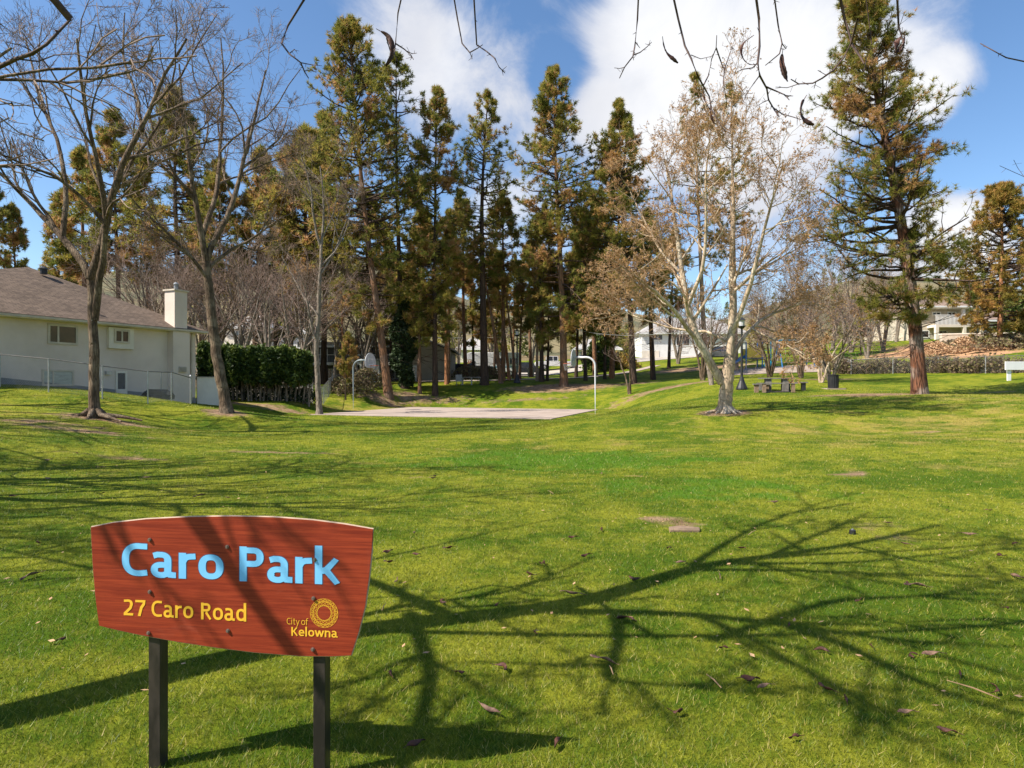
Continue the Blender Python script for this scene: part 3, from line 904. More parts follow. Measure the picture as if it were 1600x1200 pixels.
# the big pine at the right
d = 30.0
base = np.array([*P(1437, 614, d)[:2], 0]); base[2] = Hs(base[0], base[1])
tr = [(1437, 614), (1433, 540), (1424, 450), (1412, 370), (1400, 300), (1384, 220), (1368, 140), (1358, 60), (1352, 0)]
trunk = rel(d, base, tr); trunk[0] = np.zeros(3)
crown = [(0.19, 1.6), (0.25, 3.9), (0.34, 4.5), (0.45, 3.6), (0.55, 3.2), (0.7, 2.8), (0.85, 2.1), (0.95, 1.5), (1.0, 0.4)]
pine('tall open pine with a reddish trunk standing alone by the right fence', base, trunk, 0.40, crown, 301, bark='bark_right', nb=195, sub=6, tuft=4, tl=0.23, wd=0.024, nn=16, rust=.6, dead=12, top_r=.08, gaps=.32, skew=.9)
# golden pine far right
d = 60.0
base = np.array([*P(1562, 544, d)[:2], 0]); base[2] = Hs(base[0], base[1])
trunk = rel(d, base, [(1562, 544), (1564, 460), (1566, 380), (1566, 296)]); trunk[0] = np.zeros(3)
crown = [(0.12, 2.2), (0.22, 3.5), (0.45, 3.8), (0.65, 3.4), (0.82, 2.5), (0.94, 1.5), (1.0, .5)]
pine('round golden-orange pine on the mulched bank at the right edge', base, trunk, 0.34, crown, 302, bark='bark_pine_orange', needles='needles_gold', nb=190, sub=5, tuft=4, tl=0.36, wd=0.058, nn=10, rust=.55)

# crowded pines behind the house and between the trunks: four prototypes, copied
protos = []
for k, (h, wdt, lo, nb, bk, nd) in enumerate(((19, 3.0, .42, 100, 'bark_pine_dark', 'needles'), (16, 2.3, .45, 80, 'bark_pine', 'needles'), (20, 2.3, .50, 75, 'bark_pine', 'needles'), (12, 2.0, .28, 90, 'bark_pine_dark', 'needles'))):
    crown = [(lo, wdt * .5), (lo + .12, wdt * .9), (lo + .3, wdt), (.75, wdt * .75), (.9, wdt * .45), (1, .15)]
    protos.append((crown, h, bk, nd, nb, k))
back = [  # px, ground d, top py, proto, label
    (275, 64, 140, 0, 'dark pine rising behind the house roof and the second bare tree'),
    (188, 66, 178, 0, 'dark pine behind the house, left of the pine with the highest top there'),
    (130, 70, 235, 1, 'shorter pine behind the left end of the house roof'),
    (86, 78, 300, 1, 'low far pine seen over the roof ridge at the left'),
    (30, 80, 322, 1, 'small far pine at the left edge above the roof'),
    (-20, 78, 290, 0, 'pine at the very left edge of the view behind the house'),
    (345, 62, 250, 0, 'pine behind the chimney between the two bare trees'),
    (395, 64, 232, 1, 'pine behind the cedar hedge, left of two close ones'),
    (432, 68, 262, 0, 'pine behind the cedar hedge, right of two close ones'),
    (480, 60, 205, 3, 'bushy olive pine left of the tallest pine'),
    (505, 66, 180, 0, 'pine half hidden by the crown of the tallest pine'),
    (540, 48, 520, 3, 'young pine beside the left hoop'),
    (655, 60, 330, 3, 'short bushy pine behind the rusty-coned pine'),
    (700, 58, 330, 2, 'pine with a bare orange lower trunk beside the beige garage'),
    (728, 66, 300, 2, 'pine in the gap between the garage and the thick dark trunk'),
    (786, 60, 300, 2, 'slender pine right of the thick dark trunk'),
    (802, 66, 400, 2, 'thin leaning pine near the motorhome, left one'),
    (812, 62, 420, 1, 'thin leaning pine near the motorhome, right one'),
    (845, 62, 320, 2, 'forked dark-trunked pine left of the central pine'),
    (900, 66, 380, 3, 'low pine behind the central pine'),
    (930, 70, 300, 2, 'pine filling the gap right of the central pine'),
    (956, 66, 250, 2, 'pine with a bare orange lower trunk right of the hoop'),
    (1020, 60, 330, 1, 'pine with a slim dark trunk right of the dense dark pine'),
    (1045, 72, 360, 0, 'far pine behind the left limb of the pale bare tree'),
    (1190, 82, 470, 3, 'low green pine behind the playground'),
    (1345, 66, 470, 3, 'low green pine behind the right pine'),
    (575, 62, 300, 1, 'pine filling the gap between the tallest pine and the ivy-clad one'),
    (612, 66, 380, 3, 'low golden pine behind the ivy-clad pine'),
    (450, 72, 330, 3, 'low olive pine behind the hedge at its right end'),
    (740, 70, 400, 3, 'low bushy pine between the rusty-coned pine and the thick trunk'),
    (772, 78, 420, 3, 'low far pine above the motorhome'),
    (830, 74, 380, 1, 'pine just left of the central pine, farther back'),
    (915, 60, 330, 3, 'golden bushy pine touching the right side of the central pine'),
    (855, 60, 420, 3, 'golden bushy pine at the foot of the central pine on its left'),
    (945, 62, 400, 3, 'olive pine at the foot of the dense dark pine on its left'),
    (315, 74, 300, 1, 'far pine right of the chimney'),
    (235, 72, 260, 1, 'far pine above the middle of the house roof'),
]
proto_obj = {}
for j, (px, d, top, pk, lab) in enumerate(back):
    b = G(px, d)
    height = EYE + (600 - top) / FPX * d - b[2]
    key = pk
    if key not in proto_obj:
        crown, h, bk, nd, nb, kk = protos[pk]
        t = pine(lab, b, [(0, 0, 0), (0.1, 0, h * .4), (-0.15, .1, h * .7), (0, 0, h)], 0.30 if pk != 3 else .2, crown, 400 + pk, bark=bk, needles=nd, nb=nb, sub=5, tuft=4, tl=.36, wd=.062, nn=8, rust=.36, group='pines crowding behind the lawn')
        proto_obj[key] = (t, h)
        t.scale = (height / h,) * 3
    else:
        t0, h = proto_obj[key]
        t = copy_thing(t0, lab, b, random.uniform(0, 6.28), height / h)
        t.rotation_euler = (random.uniform(-.03, .03), random.uniform(-.04, .04), t.rotation_euler.z)
        t.scale = (height / h * random.uniform(.85, 1.1),) * 2 + (height / h,)
# bare lower trunks in front: thin leaning stems with almost no needles
for px, d, lean, r0, hh_, bk, lab in ((698, 57, -.2, .24, 12, 'bark_pine_orange', 'straight bare orange trunk beside the beige garage'), (783, 58, -2.0, .26, 13, 'bark_pine', 'leaning reddish trunk just right of the thick dark trunk'),
                                      (796, 61, -1.6, .20, 13, 'bark_pine_orange', 'slender leaning orange trunk in front of the motorhome'), (806, 60, -1.4, .17, 12, 'bark_pine', 'second slender leaning trunk in front of the motorhome'),
                                      (847, 59, -.3, .28, 14, 'bark_pine_dark', 'dark upright trunk left of the central pine'), (839, 60, 0.1, .18, 13, 'bark_pine_tan', 'pale slim trunk touching the dark upright trunk'),
                                      (682, 54, -.1, .17, 9, 'bark_pine_tan', 'slim tan trunk catching the sun in front of the garage'), (656, 53, -.1, .2, 9, 'bark_pine', 'dark trunk at the left corner of the garage'),
                                      (956, 63, 0.1, .26, 12, 'bark_pine_orange', 'sunlit orange trunk right of the near hoop'), (1022, 59, -.4, .21, 10, 'bark_pine_dark', 'slim trunk in front of the white house'),
                                      (537, 56, -.2, .22, 9, 'bark_pine_orange', 'red-brown trunk in front of the two-storey house')):
    b = G(px, d)
    kwc = dict(nb=26, sub=4, tuft=3, tl=.36, wd=.06, nn=7, rust=.3, dead=8)
    pine(lab, b, [(0, 0, 0), (lean * .3, 0, hh_ * .35), (lean * .7, 0, hh_ * .7), (lean, 0, hh_)], r0, [(.55, 1.1), (.75, 1.5), (.9, 1.2), (1, .3)], 500 + px, bark=bk, group='bare-stemmed pines', **kwc)

# ------------------------------------------------------------------ the bare trees
LV = [dict(k=6, f=(.35, .62), ang=(25, 55), tr=(.25, 1), n=7, wig=.16, trop=.10, rf=.6, sides=6, wood=True),
      dict(k=6, f=(.4, .65), ang=(25, 55), tr=(.2, 1), n=6, wig=.18, trop=.06, rf=.55, sides=4, minr=.010),
      dict(k=6, f=(.4, .65), ang=(25, 60), tr=(.2, 1), n=4, wig=.2, trop=.04, rf=.55, sides=3, minr=.007),
      dict(k=5, f=(.4, .7), ang=(25, 60), tr=(.2, 1), n=4, wig=.2, trop=.03, rf=.6, sides=3, minr=.0056)]
# left front tree
d = 21.0
base = G(147, d)
g1 = [(rel(d, base, [(147, 650), (147, 560), (146, 490), (141, 430)]), .165, .12),
      (rel(d, base, [(141, 435), (125, 400), (98, 372), (60, 330), (20, 290), (-30, 240)], [0, 0, .3, .8, 1.2, 1.6]), .13, .035),
      (rel(d, base, [(141, 435), (158, 402), (165, 352), (174, 300), (192, 250), (222, 205), (245, 140), (292, 60)], [0, 0, -.3, -.5, -.6, -.8, -1, -1.2]), .15, .03),
      (rel(d, base, [(148, 500), (156, 430), (165, 380), (168, 320), (150, 250), (130, 160), (120, 60)], [0, -.2, -.4, -.8, -1.4, -2, -2.5]), .12, .03),
      (rel(d, base, [(98, 372), (105, 310), (95, 230), (60, 150), (40, 60)], [.3, .5, 1, 1.6, 2]), .09, .025),
      (rel(d, base, [(165, 352), (130, 310), (80, 270), (30, 255), (-20, 230)], [-.3, -.8, -1.5, -2, -2.6]), .07, .02),
      (rel(d, base, [(192, 250), (230, 240), (290, 215), (340, 190)], [-.6, 0, .8, 1.5]), .06, .018),
      (rel(d, base, [(222, 205), (215, 150), (190, 90), (195, 20)], [-.8, -.4, 0, .4]), .06, .018)]
for gd in g1: gd[0][0] = gd[0][0]
g1[0][0][0] = np.zeros(3)
bare_tree('bare_tree', 'dark-barked bare tree in front of the white house, forking low', base, g1, LV, M['bark_locust'], M['twig'], 11, 'tall bare trees at the left')
# second left tree
d = 26.0
base = G(354, d)
g2 = [(rel(d, base, [(354, 640), (345, 590), (334, 530), (329, 470), (322, 410)]), .22, .16),
      (rel(d, base, [(322, 410), (314, 360), (302, 310), (298, 250), (285, 180), (280, 100)], [0, -.2, -.4, -.6, -.8, -1]), .13, .03),
      (rel(d, base, [(322, 410), (335, 370), (362, 335), (376, 265), (398, 190), (415, 110)], [0, .2, .5, .8, 1, 1.4]), .13, .03),
      (rel(d, base, [(326, 440), (300, 400), (262, 365), (225, 330), (195, 300)], [0, -.5, -1, -1.6, -2]), .08, .02),
      (rel(d, base, [(324, 425), (350, 395), (392, 375), (430, 345), (462, 330)], [0, .4, 1, 1.6, 2]), .08, .02),
      (rel(d, base, [(316, 370), (340, 300), (345, 220), (350, 130), (345, 60)], [0, .8, 1.4, 1.8, 2.2]), .11, .025),
      (rel(d, base, [(303, 312), (270, 270), (240, 210), (225, 140)], [-.4, -1, -1.5, -2]), .07, .02),
      (rel(d, base, [(376, 265), (410, 240), (440, 215), (450, 180)], [.8, 1.2, 1.6, 2]), .06, .018)]
g2[0][0][0] = np.zeros(3)
bare_tree('bare_tree', 'bare tree with a leaning trunk left of the cedar hedge', base, g2, LV, M['bark_locust'], M['twig'], 12, 'tall bare trees at the left')
# slim one right of the hedge
d = 38.0
base = G(499, d)
g3 = [(rel(d, base, [(499, 629), (496, 590), (494, 545)]), .19, .14),
      (rel(d, base, [(494, 545), (498, 490), (500, 430), (502, 380), (508, 330), (500, 260)], [0, 0, 0, .2, .4, .6]), .15, .03),
      (rel(d, base, [(496, 490), (478, 470), (462, 440), (440, 400)], [0, .4, .8, 1.2]), .07, .02),
      (rel(d, base, [(501, 385), (490, 350), (488, 300), (470, 240)], [.2, 0, -.4, -.8]), .08, .02),
      (rel(d, base, [(500, 430), (520, 400), (540, 350), (555, 300)], [0, .4, .8, 1.2]), .07, .02),
      (rel(d, base, [(497, 540), (484, 500), (478, 450), (455, 400)], [0, -.3, -.6, -1]), .07, .02)]
g3[0][0][0] = np.zeros(3)
bare_tree('bare_tree', 'slim bare tree with tan bark at the right end of the cedar hedge', base, g3, LV, M['bark_grey'], M['twig'], 13)
# pale tree
d = 24.0
base = G(1133, d)
LVP = [dict(k=9, f=(.36, .60), maxlen=2.5, ang=(25, 60), tr=(.2, 1), n=7, wig=.18, trop=.07, rf=.55, sides=5, wood=True, minr=.014),
       dict(k=7, f=(.4, .66), ang=(25, 60), tr=(.15, 1), n=6, wig=.2, trop=.05, rf=.5, sides=4, minr=.009),
       dict(k=6, f=(.4, .65), ang=(25, 65), tr=(.15, 1), n=4, wig=.22, trop=.03, rf=.55, sides=3, minr=.006),
       dict(k=4, f=(.4, .7), ang=(25, 65), tr=(.2, 1), n=3, wig=.2, trop=.03, rf=.6, sides=3, minr=.0068)]
g4 = [(rel(d, base, [(1133, 644), (1135, 610), (1138, 580), (1140, 560)]), .27, .21),
      (rel(d, base, [(1128, 598), (1112, 566), (1092, 540), (1078, 515), (1074, 480), (1066, 430), (1060, 380), (1050, 310), (1040, 250)], [0, -.1, -.2, -.3, -.2, 0, .3, .5, .7]), .17, .025),
      (rel(d, base, [(1139, 565), (1143, 520), (1145, 470), (1143, 410), (1147, 340), (1143, 260), (1146, 170)], [0, 0, .1, .2, .3, .2, .3]), .15, .02),
      (rel(d, base, [(1084, 525), (1056, 488), (1025, 456), (992, 430), (955, 405)], [-.3, -.8, -1.3, -1.6, -2]), .09, .02),
      (rel(d, base, [(1139, 570), (1152, 540), (1172, 512), (1205, 490), (1240, 478), (1262, 470)], [0, .3, .6, 1, 1.5, 2]), .10, .02),
      (rel(d, base, [(1144, 520), (1160, 480), (1178, 430), (1190, 370), (1212, 300), (1225, 250)], [0, -.5, -1, -1.4, -1.6, -2]), .10, .02),
      (rel(d, base, [(1140, 535), (1110, 517), (1075, 518), (1030, 508), (985, 492), (962, 480)], [0, .6, 1.2, 1.6, 2, 2.4]), .06, .015),
      (rel(d, base, [(1074, 480), (1096, 430), (1105, 370), (1100, 300), (1110, 210)], [-.2, -.8, -1.2, -1.6, -1.8]), .08, .018),
      (rel(d, base, [(1066, 430), (1030, 390), (1005, 340), (985, 300)], [0, .6, 1, 1.5]), .06, .015),
      (rel(d, base, [(1172, 512), (1205, 530), (1240, 545), (1265, 560)], [.6, 0, -.6, -1]), .05, .015),
      (rel(d, base, [(1145, 455), (1190, 420), (1225, 400), (1262, 380)], [.1, .8, 1.3, 1.8]), .06, .015),
      (rel(d, base, [(1144, 380), (1110, 330), (1085, 280), (1075, 220)], [.2, .8, 1.3, 1.8]), .05, .015)]
g4[0][0][0] = np.zeros(3)
pale = bare_tree('bare_tree', 'pale-barked spreading bare tree with golden buds at centre right', base, g4, LVP, M['bark_pale'], M['twig_pale'], 14, buds=(20000, 0.055))
# root flare
g = Geo()
for k in range(9):
    a = k * 0.7 + 0.2
    L = random.uniform(.45, .9)
    g.tubes([(math.cos(a) * .18, math.sin(a) * .18, .20), (math.cos(a) * .34, math.sin(a) * .34, .06), (math.cos(a) * L, math.sin(a) * L, -.05)], [.10, .07, .03], 6)
g.obj('roots', M['bark_pale'], pale, smooth=True)
# roots of the front left tree
lt = [o for o in bpy.data.objects if o.name == 'bare_tree'][0]
g = Geo()
for a, L in ((3.1, 2.0), (2.6, 1.0), (0.1, 1.5), (-.4, 1.3), (-1.3, .8), (1.4, .8), (3.7, 1.1)):
    g.tubes([(math.cos(a) * .14, math.sin(a) * .14, .22), (math.cos(a) * .34, math.sin(a) * .34, .07), (math.cos(a) * L * .6, math.sin(a) * L * .6, .0), (math.cos(a) * L, math.sin(a) * L, -.12)], [.11, .09, .06, .03], 6)
g.obj('roots', M['bark_locust'], lt, smooth=True)

# multi-stem small trees by the playground
def shrub_tree(name, label, base, h, stems, spread, seed, bark, twig, lv, group=None, buds=None):
    rg = np.random.default_rng(seed)
    gd = []
    for s in range(stems):
        a = rg.uniform(0, 6.28); sp = spread * rg.uniform(.5, 1.1)
        gd.append(([(0.08 * math.cos(a), .08 * math.sin(a), 0), (sp * .25 * math.cos(a), sp * .25 * math.sin(a), h * .3), (sp * .6 * math.cos(a), sp * .6 * math.sin(a), h * .6), (sp * math.cos(a), sp * math.sin(a), h * rg.uniform(.8, 1))], .085 * h / 4, .02))
    return bare_tree(name, label, base, gd, lv, bark, twig, seed, group, buds=buds)


LVS = [dict(k=6, f=(.5, .8), ang=(30, 65), tr=(.3, 1), n=5, wig=.2, trop=.05, rf=.55, sides=4, wood=True, minr=.015),
       dict(k=6, f=(.4, .7), ang=(30, 65), tr=(.2, 1), n=4, wig=.22, trop=.02, rf=.55, sides=3, minr=.010),
       dict(k=5, f=(.4, .7), ang=(30, 65), tr=(.2, 1), n=3, wig=.22, trop=.0, rf=.55, sides=3, minr=.007)]
shrub_tree('small_bare_tree', 'dark multi-stemmed bare tree left of the pale tree, by the sandy patch', G(1098, 50), 5.2, 7, 2.2, 21, M['bark_locust'], M['twig_mauve'], LVS)
shrub_tree('small_bare_tree', 'dark-stemmed bare tree in front of the yellow slide', G(1203, 50), 5.2, 6, 2.2, 22, M['bark_locust'], M['twig_mauve'], LVS)
shrub_tree('small_bare_tree', 'twin-stemmed bare tree between the swings and the litter bin', G(1252, 47), 5.2, 4, 2.4, 23, M['bark_locust'], M['twig_mauve'], LVS)
shrub_tree('small_bare_tree', 'spreading bare tree with several stems behind the litter bin', G(1298, 43), 4.8, 8, 3.0, 24, M['bark_grey'], M['twig_mauve'], LVS, buds=(2500, .07))
shrub_tree('small_bare_tree', 'small bare tree left of the litter bin with a pale slim stem', G(1283, 42), 4.4, 3, 2.0, 25, M['bark_pale'], M['twig_mauve'], LVS)
shrub_tree('small_bare_tree', 'crooked bare tree right of the dense dark pine', G(985, 48), 4.3, 2, 2.2, 26, M['bark_locust'], M['twig_mauve'], LVS)
shrub_tree('small_bare_tree', 'stout grey trunk just left of the pale bare tree', G(1112, 42), 5.5, 2, 1.8, 27, M['bark_grey'], M['twig_mauve'], LVS)

# thicket of bare trees behind the hedge and beyond the playground
LVT = [dict(k=7, f=(.5, .8), ang=(25, 55), tr=(.25, 1), n=5, wig=.16, trop=.10, rf=.6, sides=4, wood=True, minr=.02),
       dict(k=7, f=(.4, .7), ang=(25, 60), tr=(.15, 1), n=4, wig=.2, trop=.05, rf=.55, sides=3, minr=.014),
       dict(k=5, f=(.45, .75), ang=(25, 60), tr=(.2, 1), n=3, wig=.2, trop=.04, rf=.6, sides=3, minr=.011)]
tproto = []
spots = []
rg = np.random.default_rng(33)
for px, d, h in ((225, 52, 9), (250, 58, 11), (290, 56, 10), (318, 50, 9), (345, 58, 11), (370, 50, 9), (398, 54, 10), (420, 48, 8.5), (440, 56, 11), (462, 50, 9), (478, 58, 10), (520, 58, 9), (545, 62, 10), (565, 56, 8),
                 (590, 64, 9), (640, 72, 9), (385, 64, 12), (330, 66, 12), (270, 66, 12), (455, 64, 12), (715, 82, 8), (770, 92, 9), (910, 92, 9), (830, 96, 9)):
    spots.append((px, d, h, 'bare brown tree in the thicket behind the hedge and houses', 'bare trees in the thicket'))
for px, d, h in ((1215, 68, 7), (1245, 75, 9), (1270, 66, 7), (1300, 78, 9.5), (1330, 70, 7.5), (1355, 62, 6.0), (1380, 68, 6.5), (1400, 76, 8), (1190, 76, 8), (1060, 80, 8), (1325, 88, 12), (1260, 92, 12), (1400, 92, 10)):
    spots.append((px, d, h, 'bare mauve-brown tree in the thicket beyond the playground', 'bare trees beyond the playground'))
for j, (px, d, h, lab, grp) in enumerate(spots):
    b = G(px, d)
    if j < 4:
        t = shrub_tree('bare_thicket_tree', lab, b, h, (3, 5, 4, 2)[j], (2.8, 3.2, 2.4, 2.0)[j], 60 + j, M['bark_grey'], M['twig_mauve'] if j % 2 else M['twig'], LVT, grp)
        tproto.append((t, h))
    else:
        t0, h0 = tproto[j % 4]
        t = copy_thing(t0, lab, b, rg.uniform(0, 6.28), h / h0, grp)

# honey locust over the camera: its trunk stands left of the view, its limbs cast the shadows on the lawn
cotE = 1 / math.tan(SUN_EL)


def from_shadow(px, py, h):
    """point of a limb h metres up whose shadow falls at the lawn point seen at (px,py)"""
    dd = EYE * FPX / (py - 600)
    x = (px - 800) / FPX * dd
    return np.array([x - h * cotE * math.cos(SUN_AZ), dd - h * cotE * math.sin(SUN_AZ), h])


base = from_shadow(-560, 1330, 0.0)
base = np.array([-4.85, 1.75, 0.0]); base[2] = Hs(base[0], base[1])
S = lambda px, py, h: from_shadow(px, py, h) - base
fork = S(560, 985, 3.7)
near = [([(0, 0, 0), S(0, 1122, 2.3), S(300, 1040, 3.0), fork], .18, .135),
        ([fork, S(700, 962, 4.3), S(870, 955, 4.9), S(1000, 915, 5.7), S(1080, 882, 6.5), S(1200, 868, 7.4), S(1330, 850, 8.6), S(1470, 820, 10)], .14, .03),
        ([S(870, 955, 4.9), S(960, 955, 5.4), S(1080, 958, 6.0), S(1230, 975, 6.7), S(1400, 1000, 7.4), S(1600, 1010, 8.2)], .07, .015),
        ([S(960, 955, 5.4), S(968, 985, 5.5), S(962, 1030, 5.6), S(930, 1060, 5.7), S(1000, 1068, 6.1), S(1110, 1072, 6.4)], .05, .015),
        ([S(300, 1040, 3.0), S(560, 962, 3.9), S(660, 940, 4.6), S(790, 930, 5.3), S(850, 905, 5.8), S(930, 868, 6.4)], .05, .012),
        ([np.array([-4.85, 3.1, 4.9]) - base, np.array([-4.80, 2.0, 5.2]) - base, np.array([-4.47, 1.53, 4.8]) - base, np.array([-4.17, 1.40, 4.43]) - base, np.array([-3.85, 1.28, 4.0]) - base], .05, .028),
        ([S(1080, 882, 6.5), S(1120, 855, 7.2), S(1190, 815, 8.4), S(1300, 780, 9.6)], .05, .012),
        ([S(1200, 868, 7.4), S(1270, 835, 8.2), S(1360, 800, 9.2)], .045, .012),
        ([S(1110, 1000, 5.9), S(1300, 935, 6.8), S(1450, 930, 7.8), S(1600, 905, 9)], .05, .012),
        ([S(1230, 975, 6.7), S(1330, 1010, 7.1), S(1420, 1060, 7.4), S(1560, 1110, 7.9), S(1700, 1130, 8.4)], .055, .014),
        ([S(1080, 958, 6.0), S(1130, 975, 6.3), S(1250, 1040, 6.9), S(1350, 1120, 7.4)], .04, .012),
        ([S(1320, 850, 8.5), S(1450, 880, 9.3), S(1600, 850, 10.4)], .04, .012),
        ([S(700, 962, 4.3), S(640, 930, 4.9), S(500, 880, 5.8), S(300, 840, 6.9), S(120, 800, 8.2)], .06, .015),
        ([S(560, 962, 3.9), S(440, 950, 4.6), S(200, 900, 5.6), S(0, 860, 6.8)], .055, .015),
        # the limb that reaches over the lawn in front of the camera
        ([fork, np.array([-4.2, 2.2, 6.2]) - base, np.array([-2.4, 2.2, 6.6]) - base, np.array([0.0, 2.9, 5.9]) - base, np.array([1.8, 3.4, 5.4]) - base, np.array([3.2, 3.7, 4.9]) - base], .038, .014)]
near[0][0][0] = np.zeros(3)
t = empty('honey_locust_tree', base, 'bare tree whose dark twigs with curled pods hang into the top of the view', 'tree')
rg = np.random.default_rng(77)
wood = Geo(); fine = Geo()
GP, GR = [], []
for j, (pp, r0, r1) in enumerate(near):
    q = resample(pp, 16); rr_ = np.linspace(r0, r1, 16)
    wood.tubes(q, rr_, 10)
    if j: GP.append(q); GR.append(rr_)
GP, GR = np.array(GP[:-1]), np.array(GR[:-1])
def clear(p):
    """keep the crown out of the lens: nothing of it hangs where the camera looks"""
    w_ = p + base
    x, y, z = w_[..., 0], w_[..., 1], w_[..., 2]
    inside = (y > 0.3) & (np.abs(x) < 0.86 * y) & (np.abs(z - EYE) < 0.64 * y)
    return ~inside.any(1)


p1, r1_, _ = spawn(rg, GP, GR, 7, f=(.25, .5), ang=(25, 55), tr=(.25, 1), n=7, wig=.12, trop=.04, rf=.55, minr=.022, maxlen=3.0)
k1 = clear(p1); p1, r1_ = p1[k1], r1_[k1]
p2, r2_, _ = spawn(rg, p1, r1_, 4, f=(.4, .7), ang=(30, 70), tr=(.2, 1), n=5, wig=.22, trop=.02, rf=.6, minr=.012)
p3, r3_, _ = spawn(rg, p2, r2_, 4, f=(.4, .7), ang=(30, 70), tr=(.2, 1), n=4, wig=.22, trop=.0, rf=.6, minr=.007)
wood.tubes(p1, r1_, 5)


k2, k3 = clear(p2), clear(p3)
fine.tubes(p2[k2], r2_[k2], 4); fine.tubes(p3[k3], r3_[k3], 3)
# the hanging twigs, drawn one by one (photo pixels, depth)
hang = [([(500, -40), (450, 40), (440, 68), (452, 84), (470, 98), (476, 112), (482, 122)], 3.4, .008), ([(452, 84), (460, 77), (463, 80)], 3.4, .004), ([(470, 98), (486, 101), (503, 103)], 3.4, .004), ([(476, 111), (486, 109), (494, 113)], 3.4, .003),
        ([(640, -60), (622, 20), (618, 68), (616, 84), (621, 96)], 3.2, .006), ([(618, 68), (632, 77), (642, 86), (646, 93)], 3.2, .005), ([(636, 80), (644, 84), (651, 83)], 3.2, .003), ([(604, 60), (611, 84), (612, 88)], 3.2, .004),
        ([(700, -60), (715, 30), (722, 68), (734, 82), (745, 76), (754, 70)], 3.3, .006), ([(740, -10), (745, 70), (760, 80), (772, 90), (780, 105), (789, 114)], 3.3, .006), ([(734, 82), (737, 88), (738, 92)], 3.3, .003),
        ([(1000, -60), (996, 30), (992, 72), (989, 88), (976, 105), (968, 122)], 3.6, .007), ([(989, 86), (1000, 82), (1010, 74), (1018, 66)], 3.6, .005), ([(976, 105), (968, 107), (960, 106)], 3.6, .003), ([(989, 88), (990, 94)], 3.6, .003), ([(993, 66), (1000, 75)], 3.6, .004),
        ([(1040, -60), (1060, 30), (1070, 72), (1080, 92), (1090, 118), (1100, 136), (1108, 150), (1112, 172), (1122, 190), (1134, 206)], 3.3, .008),
        ([(1100, 132), (1107, 118), (1112, 92), (1119, 75), (1120, 55)], 3.3, .005), ([(1119, 75), (1126, 95), (1132, 110), (1130, 130), (1134, 150), (1136, 168)], 3.3, .005), ([(1132, 108), (1140, 85), (1148, 62)], 3.3, .004), ([(1080, 86), (1095, 92), (1112, 88)], 3.3, .003),
        ([(1175, -50), (1186, 30), (1187, 72), (1184, 98), (1187, 118), (1198, 138), (1201, 156), (1210, 172), (1217, 182)], 3.2, .009), ([(1184, 98), (1176, 106), (1162, 108), (1152, 112)], 3.2, .005), ([(1187, 118), (1178, 130), (1168, 144), (1160, 162)], 3.2, .004),
        ([(1201, 156), (1192, 160), (1182, 166)], 3.2, .003), ([(1198, 136), (1212, 142), (1226, 148), (1233, 156)], 3.2, .006), ([(1226, 149), (1234, 150), (1239, 150)], 3.2, .004), ([(1201, 156), (1208, 168), (1222, 178), (1240, 183), (1252, 187)], 3.2, .005),
        ([(1205, -40), (1216, 40), (1222, 68), (1218, 84), (1206, 94), (1196, 102)], 3.4, .006), ([(1222, 68), (1228, 76), (1230, 72)], 3.4, .004),
        ([(1340, 30), (1330, 68), (1318, 90), (1302, 110), (1285, 122), (1270, 130), (1248, 131), (1236, 124)], 3.0, .007), ([(1302, 110), (1290, 117), (1278, 110)], 3.0, .003), ([(1275, 127), (1272, 138)], 3.0, .003), ([(1248, 131), (1230, 137), (1212, 136)], 3.0, .003),
        ([(1300, -60), (1320, 30), (1332, 72), (1345, 90), (1350, 100)], 3.1, .010), ([(1350, -30), (1362, 68), (1354, 90), (1350, 112)], 3.1, .004),
        ([(1680, 108), (1640, 100), (1600, 96), (1572, 90), (1550, 78), (1532, 68)], 3.8, .007), ([(1680, 330), (1620, 285), (1600, 276), (1582, 268), (1562, 259)], 4.4, .003), ([(1600, 276), (1590, 262), (1584, 250)], 4.4, .002),
        ([(-60, 130), (0, 104), (25, 92), (50, 84), (72, 70), (110, 30)], 4.0, .022), ([(25, 92), (60, 96), (85, 86), (120, 84), (160, 100)], 4.0, .007), ([(50, 84), (48, 78), (30, 70), (10, 66)], 4.0, .006),
        ([(1400, -40), (1404, 40), (1412, 68), (1408, 78)], 3.2, .008)]
rgh = np.random.default_rng(3)
for pts, dd, rr0 in hang:
    q = np.array([P(a, b, dd + (0.15 * math.sin(i * 1.3))) for i, (a, b) in enumerate(pts)]) - base
    n = len(q)
    rr0 = rr0 * .78
    fine.tubes(q, np.linspace(rr0, max(rr0 * .45, .0015), n), 5)
    # thorny knuckles
    for _ in range(n):
        i = rgh.integers(0, n - 1); c = q[i] * .5 + q[i + 1] * .5
        dv = unit(rgh.normal(size=3)); fine.tubes(np.array([c, c + dv * rgh.uniform(.015, .035)]), np.array([rr0 * .5, .001]), 3)
